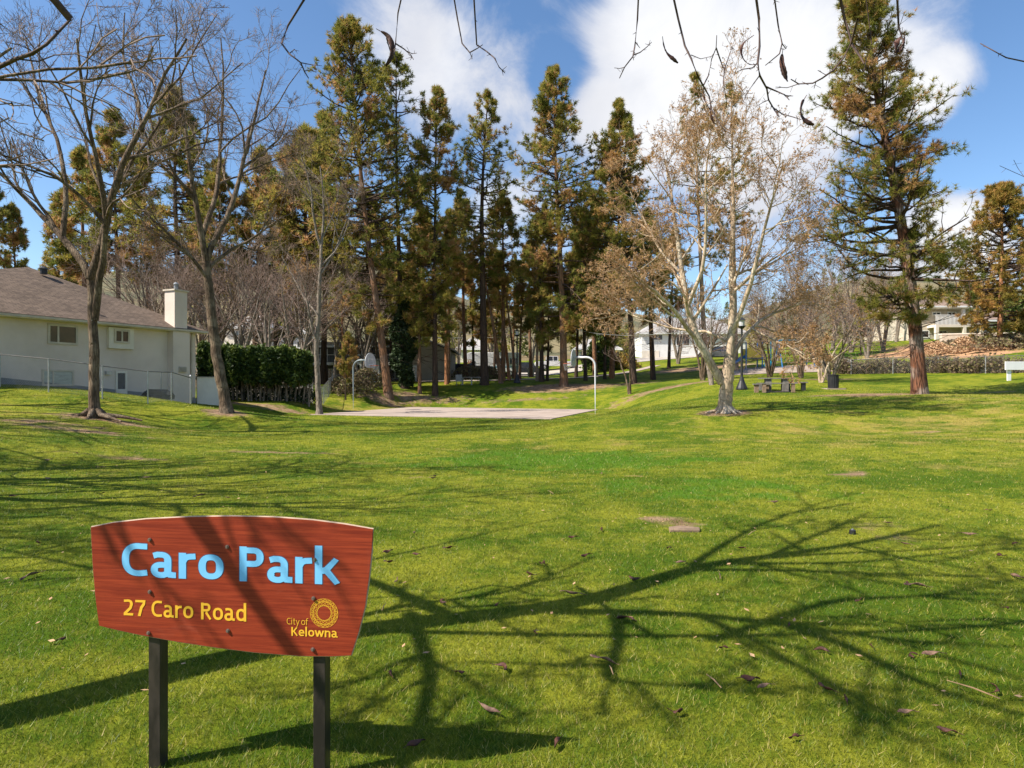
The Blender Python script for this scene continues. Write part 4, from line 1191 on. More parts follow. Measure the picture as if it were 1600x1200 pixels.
# stems that carry the hanging twigs up to the overhead limb
for a, dd in ((500, 3.4), (640, 3.2), (700, 3.3), (740, 3.3), (1000, 3.6), (1040, 3.3), (1175, 3.2), (1205, 3.4), (1300, 3.1), (1350, 3.1), (1400, 3.2)):
    s0 = P(a, -50, dd)
    lim = np.array([np.clip(s0[0] - 1.0, -2.2, 3.0), 2.9, 0]); lim[2] = np.interp(lim[0], [-2.2, 0, 1.8, 3.2], [6.0, 5.9, 5.4, 4.9])
    lim[1] = np.interp(lim[0], [-2.2, 0, 1.8, 3.2], [2.2, 2.9, 3.4, 3.7])
    q = resample([s0 - base, s0 * .5 + lim * .5 - base + np.array([.1, .1, .1]), lim - base], 6)
    fine.tubes(q, np.linspace(.008, .02, 6), 5)
s0 = P(110, 30, 4.0)
fine.tubes(resample([s0 - base, np.array([-3.4, 3.0, 5.0]) - base, np.array([-4.2, 2.2, 6.2]) - base], 6), np.linspace(.022, .03, 6), 6)
wood.obj('trunk', M['bark_locust'], t, smooth=True)
fine.obj('crown', M['twig_near'], t, smooth=True)
locust = t


def pod_geo(L, wd, curl, seed, twist=1.2):
    rg = np.random.default_rng(seed)
    n = 14
    s = np.linspace(0, 1, n)
    ang = curl * (s - .5) * 2 + 0.08 * np.sin(s * 5 + rg.uniform(0, 6))
    x = np.cumsum(np.cos(ang)) * L / n; y = np.cumsum(np.sin(ang)) * L / n
    x -= x.mean(); y -= y.mean()
    c = np.stack([x, y, 0.003 * np.sin(s * 9 + rg.uniform(0, 6)) + .008], 1)
    tan = unit(np.gradient(c, axis=0)); up = np.array([0, 0, 1.0]); side = unit(np.cross(tan, up))
    up2 = np.cross(side, tan)
    tw = twist * np.sin(s * 4 + rg.uniform(0, 6))
    a = side * np.cos(tw)[:, None] + up2 * np.sin(tw)[:, None]; b = np.cross(tan, a)
    w_ = wd * (np.sin(np.pi * np.clip(s * .94 + .03, 0, 1)) ** .45) * (1 + .15 * np.sin(s * 40))
    th_ = w_ * (.28 + .1 * np.sin(s * 46))
    k = 8; ph = np.arange(k) * 2 * np.pi / k
    V = c[:, None] + a[:, None] * (np.cos(ph)[None, :, None] * w_[:, None, None] * .5) + b[:, None] * (np.sin(ph)[None, :, None] * th_[:, None, None] * .5)
    i = (np.arange(n - 1)[:, None] * k + np.arange(k)[None]); j = (np.arange(n - 1)[:, None] * k + (np.arange(k)[None] + 1) % k)
    g = Geo(); g.add(V.reshape(-1, 3), np.stack([i, j, j + k, i + k], -1).reshape(-1, 4))
    g.F.append(np.array([[q for q in range(k)][::-1]])); g.F.append(np.array([[(n - 1) * k + q for q in range(k)]]))
    # stalk
    g.tubes(np.array([c[0] - tan[0] * .03 + [0, 0, .003], c[0]]), np.array([.0015, .002]), 4)
    return g


# pods hanging in view: (top px, bottom px, depth, curl)
for (a, b), (c_, d_), dd, curl, L, wd in (((602, 50), (614, 102), 3.2, -.9, .22, .028), ((1034, 68), (1056, 102), 3.4, .5, .15, .022), ((1098, 150), (1108, 172), 3.3, .3, .10, .012), ((1108, 172), (1116, 196), 3.3, .3, .09, .012), ((1160, 62), (1168, 108), 3.2, 1.5, .20, .016),
                                     ((1219, 84), (1228, 131), 3.4, .2, .16, .030), ((1250, 158), (1262, 200), 3.3, .9, .18, .030), ((1402, 62), (1398, 84), 3.2, .5, .10, .03), ((1412, 62), (1404, 82), 3.2, -.5, .10, .026)):
    g = pod_geo(L, wd, curl, int(a), 1.0)
    o = g.obj('seed_pod', M['pod'], locust, smooth=True)
    p0 = P(a, b, dd); p1 = P(c_, d_, dd); mid = (p0 + p1) / 2 - base
    v = Vector(p1 - p0).normalized()
    o.location = tuple(mid)
    ang = math.atan2(v.z, v.x)
    o.rotation_euler = (Matrix.Rotation(0, 3, 'Z') @ Matrix.Rotation(-ang, 3, 'Y') @ Matrix.Rotation(R(90), 3, 'X')).to_euler()

# trees off the left of the view that shade the lawn
LVO = [dict(k=7, f=(.45, .7), ang=(25, 55), tr=(.2, 1), n=6, wig=.18, trop=.06, rf=.62, sides=5, wood=True, minr=.034),
       dict(k=6, f=(.4, .65), ang=(25, 60), tr=(.15, 1), n=5, wig=.2, trop=.04, rf=.55, sides=4, minr=.020),
       dict(k=4, f=(.4, .65), ang=(25, 60), tr=(.15, 1), n=4, wig=.2, trop=.02, rf=.55, sides=3, minr=.011)]
og = [([(0, 0, 0), (0.1, 0, 1.4), (0, .1, 2.8)], .28, .22), ([(0, .1, 2.8), (1.2, -.5, 4.5), (1.6, -1.5, 7), (2.4, -2.2, 10)], .17, .03), ([(0, .1, 2.8), (-1, .8, 4.6), (-1.4, 2, 7), (-1.5, 3.4, 9.5)], .16, .03),
      ([(0, 0, 2.6), (.2, 1.0, 5), (.6, 1.4, 8), (.5, 1.8, 11)], .17, .03), ([(0, 0, 2.4), (-1.6, -1, 3.6), (-3.2, -2, 5), (-4.4, -2.4, 6.6)], .11, .02), ([(0, 0, 2.7), (1.8, 1.2, 4), (3.2, 2.4, 5.6), (4.4, 3.0, 7)], .11, .02)]
off = bare_tree('bare_tree', 'bare tree just outside the left edge whose shadow streaks the near lawn', [-13.0, 8.0, Hs(-13.0, 8.0)], og, LVO, M['bark_locust'], M['twig'], 41)
copy_thing(off, 'bare tree outside the left edge shading the middle of the lawn', (-20.5, 12.0, Hs(-20.5, 12.0)), 2.1, 1.1)
copy_thing(off, 'bare tree outside the left edge near the white house', (-24.0, 17.5, Hs(-24.0, 17.5)), 5.2, 1.15)
copy_thing(off, 'bare tree outside the left edge beside the end of the wire fence', (-17.0, 5.0, Hs(-17.0, 5.0)), 4.0, 0.95)
# ------------------------------------------------------------------ wall helper: a vertical wall with local frame
class Wall:
    """vertical wall through a with unit direction u (xy) ; n points outwards; pixel rectangles are cast on it"""
    def __init__(s, a, u, n):
        s.a = np.array([a[0], a[1]], float); s.u = np.array(u, float) / np.hypot(*u); s.n = np.array(n, float) / np.hypot(*n)

    def uz(s, px, py):
        r = np.array([(px - 800) / FPX, 1.0])
        t = (s.a @ s.n) / (r @ s.n)
        p = r * t
        return float((p - s.a) @ s.u), EYE - (py - 600) / FPX * t

    def pt(s, u, z, out=0.0):
        p = s.a + s.u * u + s.n * out
        return (p[0], p[1], z)

    def slab(s, u0, u1, z0, z1, o0, o1, g=None):
        g = g or Geo()
        q = [s.pt(u0, z0, o0), s.pt(u1, z0, o0), s.pt(u1, z1, o0), s.pt(u0, z1, o0)]
        g.prism(q, (s.n[0] * (o1 - o0), s.n[1] * (o1 - o0), 0))
        return g

    def window(s, parent, px0, py0, px1, py1, frame, glass, mull=(0.5,), fw=0.07, name='window', proud=0.05, wide=None, cols=None, uz=None):
        if uz: u0, u1, z0, z1 = uz
        else:
            u0, zt0 = s.uz(px0, py0); u1, zt1 = s.uz(px1, py0); _, zb0 = s.uz(px0, py1)
            z1 = zt0; z0 = zb0
            if u0 > u1: u0, u1 = u1, u0
        g = Geo()
        s.slab(u0, u0 + fw, z0, z1, 0, proud, g); s.slab(u1 - fw, u1, z0, z1, 0, proud, g)
        s.slab(u0 + fw, u1 - fw, z0, z0 + fw, 0, proud - .003, g); s.slab(u0 + fw, u1 - fw, z1 - fw, z1, 0, proud - .003, g)
        for m_ in mull:
            c = u0 + (u1 - u0) * m_; s.slab(c - fw * .4, c + fw * .4, z0 + fw, z1 - fw, 0, proud - .008, g)
        w_ = g.obj(name, frame, parent)
        edges = [0] + list(mull) + [1]
        for i in range(len(edges) - 1):
            gl = glass[i % len(glass)] if isinstance(glass, list) else glass
            s.slab(u0 + (u1 - u0) * edges[i] + .02, u0 + (u1 - u0) * edges[i + 1] - .02, z0 + .02, z1 - .02, 0.003 + .002 * i, .016).obj('pane', gl, w_)
        return u0, u1, z0, z1


# ------------------------------------------------------------------ the white house at the left
hu = np.array([0.389, 0.921]); hn = np.array([0.921, -0.389])
Rc = np.array([-17.8, 36.0]); Lc = Rc - hu * 17.0
house = empty('stucco_house', (Rc[0], Rc[1], Hs(*Rc)), 'white stucco house with a brown hipped roof and a chimney, left edge', 'house')
hz0 = house.location.z


class LWall(Wall):
    def __init__(s, a, u, n, org):
        super().__init__(a, u, n); s.org = org

    def pt(s, u, z, out=0.0):
        p = super().pt(u, z, out)
        return (p[0] - s.org[0], p[1] - s.org[1], p[2] - s.org[2])


HO = tuple(house.location)
hw = LWall(Rc, -hu, hn, HO)            # u runs from the far right corner towards the viewer
zE = 4.60
g = Geo()
back = -hn * 11.0
c4 = [Rc, Lc, Lc + back, Rc + back]
g.prism([(p[0] - HO[0], p[1] - HO[1], 0.95 - HO[2]) for p in c4], (0, 0, zE - 0.95))
g.obj('wall', M['stucco'], house)
g = Geo(); g.prism([(p[0] - HO[0], p[1] - HO[1], -0.6 - HO[2]) for p in [Rc - hn * .03, Lc - hn * .03, Lc + back, Rc + back]], (0, 0, 1.549))
g.obj('foundation', M['foundation'], house)
def zfd(u): return 0.92 + (1.98 - 0.92) * u / 9.8
g = Geo()
q = [hw.pt(0.0, 0.0, .003), hw.pt(17.0, 0.0, .003), hw.pt(17.0, zfd(17.0), .003), hw.pt(0.0, zfd(0), .003)]
g.prism(q, (hn[0] * .03, hn[1] * .03, 0)); g.obj('foundation', M['foundation'], house)
# roof: right hip end face over this wall, ridge running back
ov = 0.45
RcO = Rc + hu * ov + hn * ov; LcO = Lc - hu * ov + hn * ov
apex = np.array([-25.0, 33.1]); zA = 7.75
bR = Rc + hu * ov + back - hn * ov; bL = Lc - hu * ov + back - hn * ov
ridge2 = apex - hn * 4.0
L3 = lambda p, z: (p[0] - HO[0], p[1] - HO[1], z - HO[2])
ze2 = zE + 0.10
roof_face('roof', [L3(RcO, ze2), L3(LcO, ze2), L3(apex, zA)], M['shingle'], house)
roof_face('roof', [L3(bR, ze2), L3(RcO, ze2), L3(apex, zA), L3(ridge2, zA)], M['shingle'], house)
roof_face('roof', [L3(LcO, ze2), L3(bL, ze2), L3(ridge2, zA), L3(apex, zA)], M['shingle'], house)
# fascia + gutter + soffit
g = Geo()
hw.slab(-ov, 17 + ov, zE - .03, zE + .07, ov - .02, ov + .09, g)
g.obj('gutter', M['trim'], house)
hw.slab(-ov + .02, 17 + ov - .02, zE - .06, zE - .035, 0.002, ov - .01).obj('soffit', M['offwhite'], house)
# chimney: chase on the wall and stack through the roof
u0, _ = hw.uz(288, 500); u1, _ = hw.uz(262, 500)
g = Geo(); hw.slab(u0, u1, 0.6, zE - .07, 0.003, .42, g); g.obj('chimney_chase', M['stucco'], house)
g = Geo(); hw.slab(u0 + .15, u1 - .1, zE - .03 + .1, 6.72, -.35, .40, g)
ch = g.obj('chimney', M['stucco'], house)
g = Geo(); hw.slab(u0 + .08, u1 - .03, 6.72, 6.80, -.42, .47, g); g.obj('cap', M['trim'], ch)
p = hw.pt((u0 + u1) / 2, 0, 0)
g = Geo(); g.tubes([(p[0], p[1], 6.8 - HO[2]), (p[0], p[1], 7.15 - HO[2])], [.11, .11], 10, cap=True); g.tubes([(p[0], p[1], 7.12 - HO[2]), (p[0], p[1], 7.24 - HO[2])], [.17, .05], 10, cap=True)
g.obj('flue', M['metal_dark'], ch)
# windows, door
hw.window(house, 74, 505, 121, 537, M['trim'], [M['glass_dark'], M['glass_dark']], (0.66,), .10)
# boxed-out window with deep surround
a0, a1, b0, b1 = hw.uz(206, 512)[0], hw.uz(167, 512)[0], hw.uz(167, 544)[1], hw.uz(167, 511)[1]
g = Geo(); hw.slab(a0, a1, b0, b1, 0.003, .16, g); g.obj('window_surround', M['offwhite'], house)
hb = LWall(Rc + hn * .16, -hu, hn, HO)
hb.window(house, 0, 0, 0, 0, M['trim'], [M['glass_dark'], M['glass_dark']], (0.5,), .09, uz=(a0 + .25, a1 - .25, b0 + .28, b1 - .08))
hw.window(house, 65, 577, 115, 603, M['trim'], [M['blind'], M['blind']], (0.66,), .08)
# glazed door with its lower panel
u0, zt = hw.uz(198, 580); u1, _ = hw.uz(180, 580)
hw.window(house, 0, 0, 0, 0, M['offwhite'], [M['screen']], (), .10, name='door', uz=(u0, u1, zt - 1.0, zt))
hw.slab(u0, u1, zt - 2.0, zt - 1.004, 0.003, .05).obj('door_panel', M['offwhite'], house)
# vent, electric box, lamp, downpipe, roof vent
u, z = hw.uz(276, 577); g = Geo(); hw.slab(u - .22, u + .22, z - .16, z + .14, .423, .50, g)
v = g.obj('wall_vent', M['trim'], house)
for k in range(4): hw.slab(u - .19, u + .19, z - .12 + k * .06, z - .095 + k * .06, .50, .52).obj('slat', M['metal_dark'], v)
u, z = hw.uz(168, 583); hw.slab(u - .14, u + .14, z - .08, z + .10, .003, .14).obj('wall_lamp', M['metal'], house)
u, _ = hw.uz(298, 560); g = Geo(); g.tubes([hw.pt(u, zE, .12), hw.pt(u, 3.9, .06), hw.pt(u, .8, .06)], [.045] * 3, 6); g.obj('downpipe', M['trim'], house)
u, z = hw.uz(160, 497)
g = Geo(); q = np.array(hw.pt(u, 5.02, -.35)); g.tubes([q, q + [0, 0, .3]], [.09, .09], 8, cap=True); g.obj('roof_vent', M['metal'], house)
q = np.array(L3(apex, zA)); g = Geo(); g.tubes([q + [1.0, -.3, -.42], q + [1.0, -.3, -.15]], [.16, .16], 8, cap=True); g.tubes([q + [1.0, -.3, -.15], q + [1.0, -.3, -.02]], [.25, .07], 8, cap=True); g.obj('roof_vent', M['black'], house)

# white garden wall right of the house
a = Rc + hu * .15 + hn * -.1
g = Geo(); e = G(346, 37.0)
wdir = unit(e[:2] - a); wn = np.array([wdir[1], -wdir[0]]); ln_ = np.hypot(*(e[:2] - a))
gw = Wall(a, wdir, wn)
t = empty('garden_wall', (a[0], a[1], Hs(*a)), 'low white rendered garden wall between the house and the hedge', 'wall')
tw = LWall(a, wdir, wn, tuple(t.location))
tw.slab(0, ln_, .2, 2.05, 0, .18).obj('wall', M['offwhite'], t)
tw.slab(-.001, ln_ + .04, 2.05, 2.11, -.03, .21).obj('coping', M['trim'], t)

# black tarp-covered bundle and standpipe by the wall
b = G(247, 31.5)
t = empty('covered_bin', b, 'low dark covered bundle lying at the foot of the house wall behind the fence', 'bundle')
g = Geo(); n = 12
for k in range(3):
    ph = np.arange(n) * 2 * np.pi / n
rings = [(1.0, .0), (1.05, .18), (.95, .34), (.55, .46), (.1, .48)]
V = [((math.cos(p_) * .75 * r + random.uniform(-.04, .04)), math.sin(p_) * .45 * r, z + random.uniform(-.03, .03)) for r, z in rings for p_ in ph]
F = [(k * n + i, k * n + (i + 1) % n, (k + 1) * n + (i + 1) % n, (k + 1) * n + i) for k in range(4) for i in range(n)]
g.add(V, F); g.F.append(np.array([[4 * n + i for i in range(n)]])); g.obj('cover', M['rubber'], t)
g = Geo(); g.tubes([(0.15, 0, .4), (.15, 0, 1.35)], [.02, .02], 6, cap=True); g.obj('handle', M['metal_dark'], t)


# ------------------------------------------------------------------ chain link fences
def chain_fence(label, pts, h, post_mat, name='wire_fence', spacing=3.0, corner=(), wire=0.0022, cell=0.075, brush=False, group=None):
    pts = [np.array(p, float) for p in pts]
    b0 = np.array([pts[0][0], pts[0][1], Hs(pts[0][0], pts[0][1])])
    t = empty(name, b0, label, 'fence', group)
    posts = []
    for a, b in zip(pts[:-1], pts[1:]):
        L = np.hypot(*(b - a)); k = max(1, int(round(L / spacing)))
        for i in range(k): posts.append(a + (b - a) * i / k)
    posts.append(pts[-1])
    P3 = [np.array([p[0], p[1], Hs(p[0], p[1])]) - b0 for p in posts]
    for i, p in enumerate(P3):
        g = Geo(); r = .042 if i in corner else .026
        hh = h + (.08 if i in corner else 0)
        g.tubes([p - [0, 0, .25], p + [0, 0, hh]], [r, r], 8, cap=True)
        o = g.obj('post', post_mat, t)
        if i in corner:
            g = Geo(); g.tubes([p + [0, 0, hh], p + [0, 0, hh + .05]], [r * 1.25, r * .5], 8, cap=True); g.obj('cap', post_mat, o)
    mesh_ = Geo()
    for a, b in zip(P3[:-1], P3[1:]):
        g = Geo(); up = np.array([0, 0, h - .02]); g.tubes([a + up, b + up], [.019, .019], 8, cap=True); g.obj('top_rail', M['rail_grey'], t)
        L = np.hypot(*(b - a)[:2]); n_ = int((L + h) / (cell * 1.414)) + 1
        A, B = [], []
        for sgn in (1, -1):
            s0 = (np.arange(n_) * cell * 1.414) - h
            for s in s0:
                z0, z1 = 0.03, h - .05
                x0, x1 = s, s + (z1 - z0)
                # clip in along-fence coordinate
                c0, c1 = max(x0, 0), min(x1, L)
                if c1 - c0 < .02: continue
                zz0, zz1 = z0 + (c0 - x0), z0 + (c1 - x0)
                if sgn < 0: zz0, zz1 = z1 - (c0 - x0), z1 - (c1 - x0)
                A.append(a + (b - a) * c0 / L + [0, 0, zz0]); B.append(a + (b - a) * c1 / L + [0, 0, zz1])
        A = np.array(A); B = np.array(B)
        mesh_.tubes(np.stack([A, B], 1), np.full((len(A), 2), wire), 3)
    o = mesh_.obj('wire_mesh', M['metal'], t); o['kind'] = 'stuff'
    return t


lf = [G(-140, 26)[:2], G(0, 25.5)[:2], G(76, 25)[:2], G(160, 25.2)[:2], G(231, 25.8)[:2], G(298, 31.5)[:2]]
chain_fence('galvanised wire fence running down past the white house at the left', lf, 1.32, M['metal'], spacing=3.4, corner=(6,))
rf = [G(1300, 56)[:2], G(1330, 50)[:2], G(1466, 46)[:2], G(1540, 43)[:2], G(1610, 41)[:2], G(1720, 38)[:2]]
rfence = chain_fence('wire fence with brush behind it along the right side of the lawn', rf, 1.15, M['metal'], spacing=2.9, wire=.004, cell=.10)
# the dry brush growing along that fence
rg = np.random.default_rng(8)
pts_ = np.array(rf); seg = np.linalg.norm(np.diff(pts_, axis=0), axis=1); cum = np.concatenate([[0], np.cumsum(seg)])
n = 2600
s = rg.uniform(0, cum[-1] * .86, n); x = np.interp(s, cum, pts_[:, 0]) + rg.normal(size=n) * .25; y = np.interp(s, cum, pts_[:, 1]) + .45 + rg.uniform(0, .7, n)
z = H(x, y)
hh = rg.uniform(.5, 1.25, n) * (0.75 + .35 * np.sin(s * .9) ** 2)
st = np.stack([x, y, z], 1); top = st + np.stack([rg.normal(size=n) * .25, rg.normal(size=n) * .2, hh], 1)
midp = st * .5 + top * .5 + rg.normal(size=(n, 3)) * .06
o3 = Geo(); o3.tubes(np.stack([st, midp, top], 1), np.broadcast_to(np.array([.014, .010, .006]), (n, 3)), 3)
m_ = 26000
k = rg.integers(0, n, m_); f = rg.uniform(.05, 1.0, (m_, 1))
c = st[k] * (1 - f) + top[k] * f + rg.normal(size=(m_, 3)) * .07
lt_ = leaf_tris(c, .13, rg)
bobj = lt_.obj('dry_brush', M['brush'], None, tint=True); tag(bobj, 'dry brown and green brush growing against the right wire fence', 'brush', kind='stuff')
st_o = o3.obj('brush_stems', M['twig_mauve'], None); tag(st_o, 'thin bare stems of the brush along the right wire fence', 'brush', kind='stuff')

# tall post fence glimpsed behind the garage
chain_fence('dark wire fence behind the left hoop and the hedge', [G(497, 41.5)[:2], G(520, 52)[:2], G(600, 57)[:2], G(650, 60)[:2]], 1.3, M['metal_dark'], spacing=4, wire=.003, cell=.12)

# ------------------------------------------------------------------ cedar hedge
rg = np.random.default_rng(15)
hb0 = G(316, 39.5); hb1 = G(486, 41.0)
hedge = empty('cedar_hedge', hb0, 'dark green clipped cedar hedge on bare stems right of the white house', 'hedge')
hd = hb1 - hb0; HL = np.hypot(hd[0], hd[1]); hdir = hd / HL; hnorm = np.array([hdir[1], -hdir[0], 0])
n = 46000
u = rg.uniform(0, 1, n); v = rg.uniform(-1, 1, n); w_ = rg.uniform(0, 1, n)
# shell-heavy box
face = rg.uniform(0, 1, n)
v = np.where(face < .55, np.sign(v) * (1 - np.abs(rg.normal(size=n)) * .18), v)
w_ = np.where(face > .75, 1 - np.abs(rg.normal(size=n)) * .08, w_)
width = 1.15 + .10 * np.sin(u * 23) + .10 * np.sin(u * 41 + 2)
bot = 1.05 + .10 * np.sin(u * 19) + .22 * np.sin(u * 57) * np.sin(u * 23); topz = 3.05 + .09 * np.sin(u * 26 + 1) + .08 * np.sin(u * 61) - .45 * sstep(u, .86, 1.0)
left = (u < .17)
bot = np.where(left, bot - .1, bot); topz = np.where(left, topz + .12, topz)
zc = bot + (topz - bot) * w_ + rg.normal(size=n) * .10
rnd = np.sqrt(np.clip(1 - ((w_ - .5) * 1.7) ** 4, .1, 1))
c = hdir[None] * (u * HL)[:, None] + hnorm[None] * (v * width * rnd)[:, None]
c[:, 2] = zc
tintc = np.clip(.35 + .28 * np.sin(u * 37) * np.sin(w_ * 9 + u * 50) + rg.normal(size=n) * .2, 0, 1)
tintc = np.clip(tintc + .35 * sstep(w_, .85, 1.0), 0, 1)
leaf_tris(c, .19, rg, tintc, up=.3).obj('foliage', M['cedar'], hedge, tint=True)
for k in range(30):
    uu = (k + .5) / 30 + rg.uniform(-.012, .012)
    b = hdir * uu * HL + hnorm * rg.uniform(-.35, .35); b[2] = Hs(hb0[0] + b[0], hb0[1] + b[1]) - hb0[2] - .1
    g = Geo()
    g.tubes([b, b + [rg.uniform(-.12, .12), 0, .9], b + [rg.uniform(-.25, .25), 0, 2.0], b + [rg.uniform(-.3, .3), 0, 2.8]], [.075, .055, .045, .02], 6)
    g.tubes([b + [0, 0, .6], b + [rg.uniform(-.5, .5), rg.uniform(-.2, .2), 1.9]], [.035, .015], 5)
    g.obj('stem', M['bark_grey'], hedge, smooth=True)
# pale garden wall glimpsed between the hedge stems
a = hb0 + hnorm * -2.0 + hdir * .3; b = hb1 + hnorm * -2.0
t = empty('garden_wall', (a[0], a[1], Hs(a[0], a[1])), 'pale garden wall glimpsed between the stems under the cedar hedge', 'wall')
w2 = LWall(a[:2], hdir[:2], hnorm[:2], tuple(t.location))
w2.slab(0, HL - .3, .2, t.location.z + .95, 0, .18).obj('wall', M['offwhite'], t)
w2.slab(-.02, HL - .28, t.location.z + .95, t.location.z + 1.0, -.03, .21).obj('coping', M['trim'], t)
# low dark shrub strip and litter under the hedge, green cypress behind the hoop
def cone_shrub(name, label, cat, base, r, h, n, mat, seed, size=.16, group=None, pw=.8):
    rg = np.random.default_rng(seed)
    t = empty(name, base, label, cat, group)
    zz_ = rg.uniform(0.03, 1, n); a = rg.uniform(0, 2 * np.pi, n)
    rad = r * (1 - zz_) ** pw * (1.0 + .18 * np.sin(a * 5 + zz_ * 9)) * np.sqrt(rg.uniform(.35, 1, n)) + .03
    c = np.stack([np.cos(a) * rad, np.sin(a) * rad, zz_ * h], 1) + rg.normal(size=(n, 3)) * .05
    leaf_tris(c, size, rg).obj('crown', mat, t, tint=True)
    g = Geo(); g.tubes([(0, 0, -.2), (0, 0, h * .8)], [r * .1, .01], 6); g.obj('stem', M['bark_grey'], t)
    return t


cone_shrub('conifer_shrub', 'dense green conical conifer behind the near hoop', 'shrub', G(938, 80), 2.4, 5.4, 5000, M['cedar'], 3, .32)
cone_shrub('round_shrub', 'clipped yellow-green hedge shrub right of the green conifer', 'shrub', G(957, 82), 2.6, 2.0, 2600, M['needles_gold'], 4, .25, pw=.3)
cone_shrub('round_shrub', 'yellow-green shrub beside the slim trunk by the white house', 'shrub', G(973, 80), 2.2, 1.7, 2000, M['needles_gold'], 5, .25, pw=.3)
for px, d, r, h, s_, lab in ((553, 50, 1.6, 1.5, 6, 'brown bare shrub left of the left hoop pole'), (575, 53, 1.8, 1.6, 7, 'brown bare shrub under the left backboard'), (535, 51, 1.2, 1.2, 8, 'low brown shrub beside the dark fence post'),
                             (735, 66, 2.6, 1.3, 9, 'reddish hedge in front of the parked blue car'), (762, 66, 1.6, 1.2, 10, 'brown shrub behind the thick dark trunk')):
    cone_shrub('brown_shrub', lab, 'shrub', G(px, d), r, h, 1500, M['brush'], s_, .16, pw=.4)
cone_shrub('dark_shrub', 'dark twiggy hedge at the foot of the mulched bank at the right', 'shrub', G(1530, 61), 4.2, 1.1, 3000, M['brush'], 31, .2, pw=.35)
for _k, _u in enumerate((.1, .26, .44, .6, .78, .93)):
    _b = hb0 + hd * _u - hnorm * .9; _b[2] = Hs(_b[0], _b[1])
    cone_shrub('dark_shrub', ('first', 'second', 'third', 'fourth', 'fifth', 'last')[_k] + ' dark undergrowth clump from the left beneath the cedar hedge', 'shrub', _b, 1.0, .9, 900, M['ivy'], 60 + _k, .12, 'undergrowth clumps beneath the hedge', .35)
cone_shrub('dark_shrub', 'low dark hedge running right from the golden pine', 'shrub', G(1590, 60.5), 3.6, 1.2, 3000, M['brush'], 32, .2, pw=.3)
cone_shrub('round_shrub', 'dark green shrub at the right edge behind the golden pine', 'shrub', G(1596, 68), 2.6, 4.5, 4000, M['cedar'], 33, .25, pw=.45)
# heap of wood mulch on the bank
rg = np.random.default_rng(9)
b = G(1495, 60); t = empty('mulch_heap', b, 'orange-brown heap of dry grass and mulch below the right-hand house', 'heap')
n = 16000
x = rg.uniform(-4.6, 4.2, n); y = rg.uniform(-1.6, 1.8, n)
hgt = 1.5 * np.exp(-(x / 3.2) ** 4 - (y / 1.4) ** 2) * (.75 + .25 * np.sin(x * 2.2)) * rg.uniform(.2, 1, n) ** .3
gz = H(x + b[0], y + b[1]) - b[2]
leaf_tris(np.stack([x, y, gz + hgt], 1), .15, rg, up=.6).obj('dry_stalks', M['mulch_heap'], t, tint=True)
n = 40; th_ = np.linspace(0, 1, n); gX, gY = np.meshgrid(np.linspace(-4.8, 4.4, n), np.linspace(-1.8, 2.0, 16))
gZ = H(gX + b[0], gY + b[1]) - b[2] - .12 + 1.25 * np.exp(-(gX / 3.2) ** 4 - (gY / 1.4) ** 2) * (.75 + .25 * np.sin(gX * 2.2))
gi = (np.arange(15)[:, None] * n + np.arange(n - 1)[None]).ravel()
g = Geo(); g.add(np.stack([gX, gY, gZ], -1).reshape(-1, 3), np.stack([gi, gi + 1, gi + n + 1, gi + n], 1), .4); g.obj('mound', M['mulch_heap'], t, tint=True, smooth=True)

# ------------------------------------------------------------------ houses behind
def org_wall(a, u, n, t): return LWall(a, u, n, tuple(t.location))


# two-storey dark house with balcony
b = G(560, 69)
t = empty('balcony_house', b, 'dark two-storey house with a white-edged roof and a long balcony, behind the left hoop', 'house')
w1 = org_wall(G(478, 69)[:2], (1, 0.0), (0, -1), t); BL = (655 - 478) / FPX * 69
zg = b[2] - .6; d0 = 69
zf = lambda py: EYE - (py - 600) / FPX * d0
w1.slab(0, BL, zg, zf(541), 0, -8).obj('wall', M['siding_dark'], t)
g = w1.slab(-.6, BL + .4, zf(541), zf(535), .9, -8.8); g.obj('roof', M['roof_pale'], t)
w1.slab(-.6, BL + .4, zf(543.5), zf(540.5), .905, .99).obj('fascia', M['white'], t)
w1.slab(0, BL * .78, zf(571), zf(567), .003, 1.9).obj('deck', M['white'], t)
for k in range(8):
    u = .1 + k * (BL * .78 - .25) / 7
    g = w1.slab(u, u + .14, zg + .2, zf(571), 1.72, 1.86); g.obj('post', M['brown_dark'] if k % 3 else M['brick_red'], t)
g = w1.slab(0, BL * .78, zf(556), zf(555), 1.8, 1.88); g.obj('rail', M['white'], t)
bal = Geo()
for k in range(60):
    u = .05 + k * BL * .78 / 60; w1.slab(u, u + .05, zf(567), zf(556), 1.82, 1.86, bal)
bal.obj('balusters', M['metal_dark'], t)
for x0, y0, x1, y1 in ((500, 545, 512, 565), (522, 545, 528, 556), (556, 545, 566, 556), (590, 545, 602, 565), (620, 546, 634, 556), (505, 576, 520, 592), (546, 575, 560, 590), (600, 576, 618, 592)):
    w1.window(t, x0, y0, x1, y1, M['white'], M['glass_dark'], (.5,), .10)
# sunlit white annex
b2 = G(580, 63)
t = empty('white_annex', b2, 'low sunlit white shed below the balcony house, right behind the backboard', 'shed')
w2 = org_wall(G(562, 63.5)[:2], (1, -.06), (-.06, -1), t)
L_ = 31 / FPX * 63.5
w2.slab(0, L_, b2[2] - .4, EYE + .036 * 63.5, 0, -3).obj('wall', M['white'], t)
w2.slab(-.15, L_ + .15, EYE + .036 * 63.5, EYE + .0395 * 63.5, .15, -3.15).obj('roof', M['roof_pale'], t)
u_, z_ = L_ * .15, EYE + .01 * 63
w2.slab(L_ * .1, L_ * .42, b2[2], b2[2] + 2.0, .003, .04).obj('door', M['siding_tan'], t)

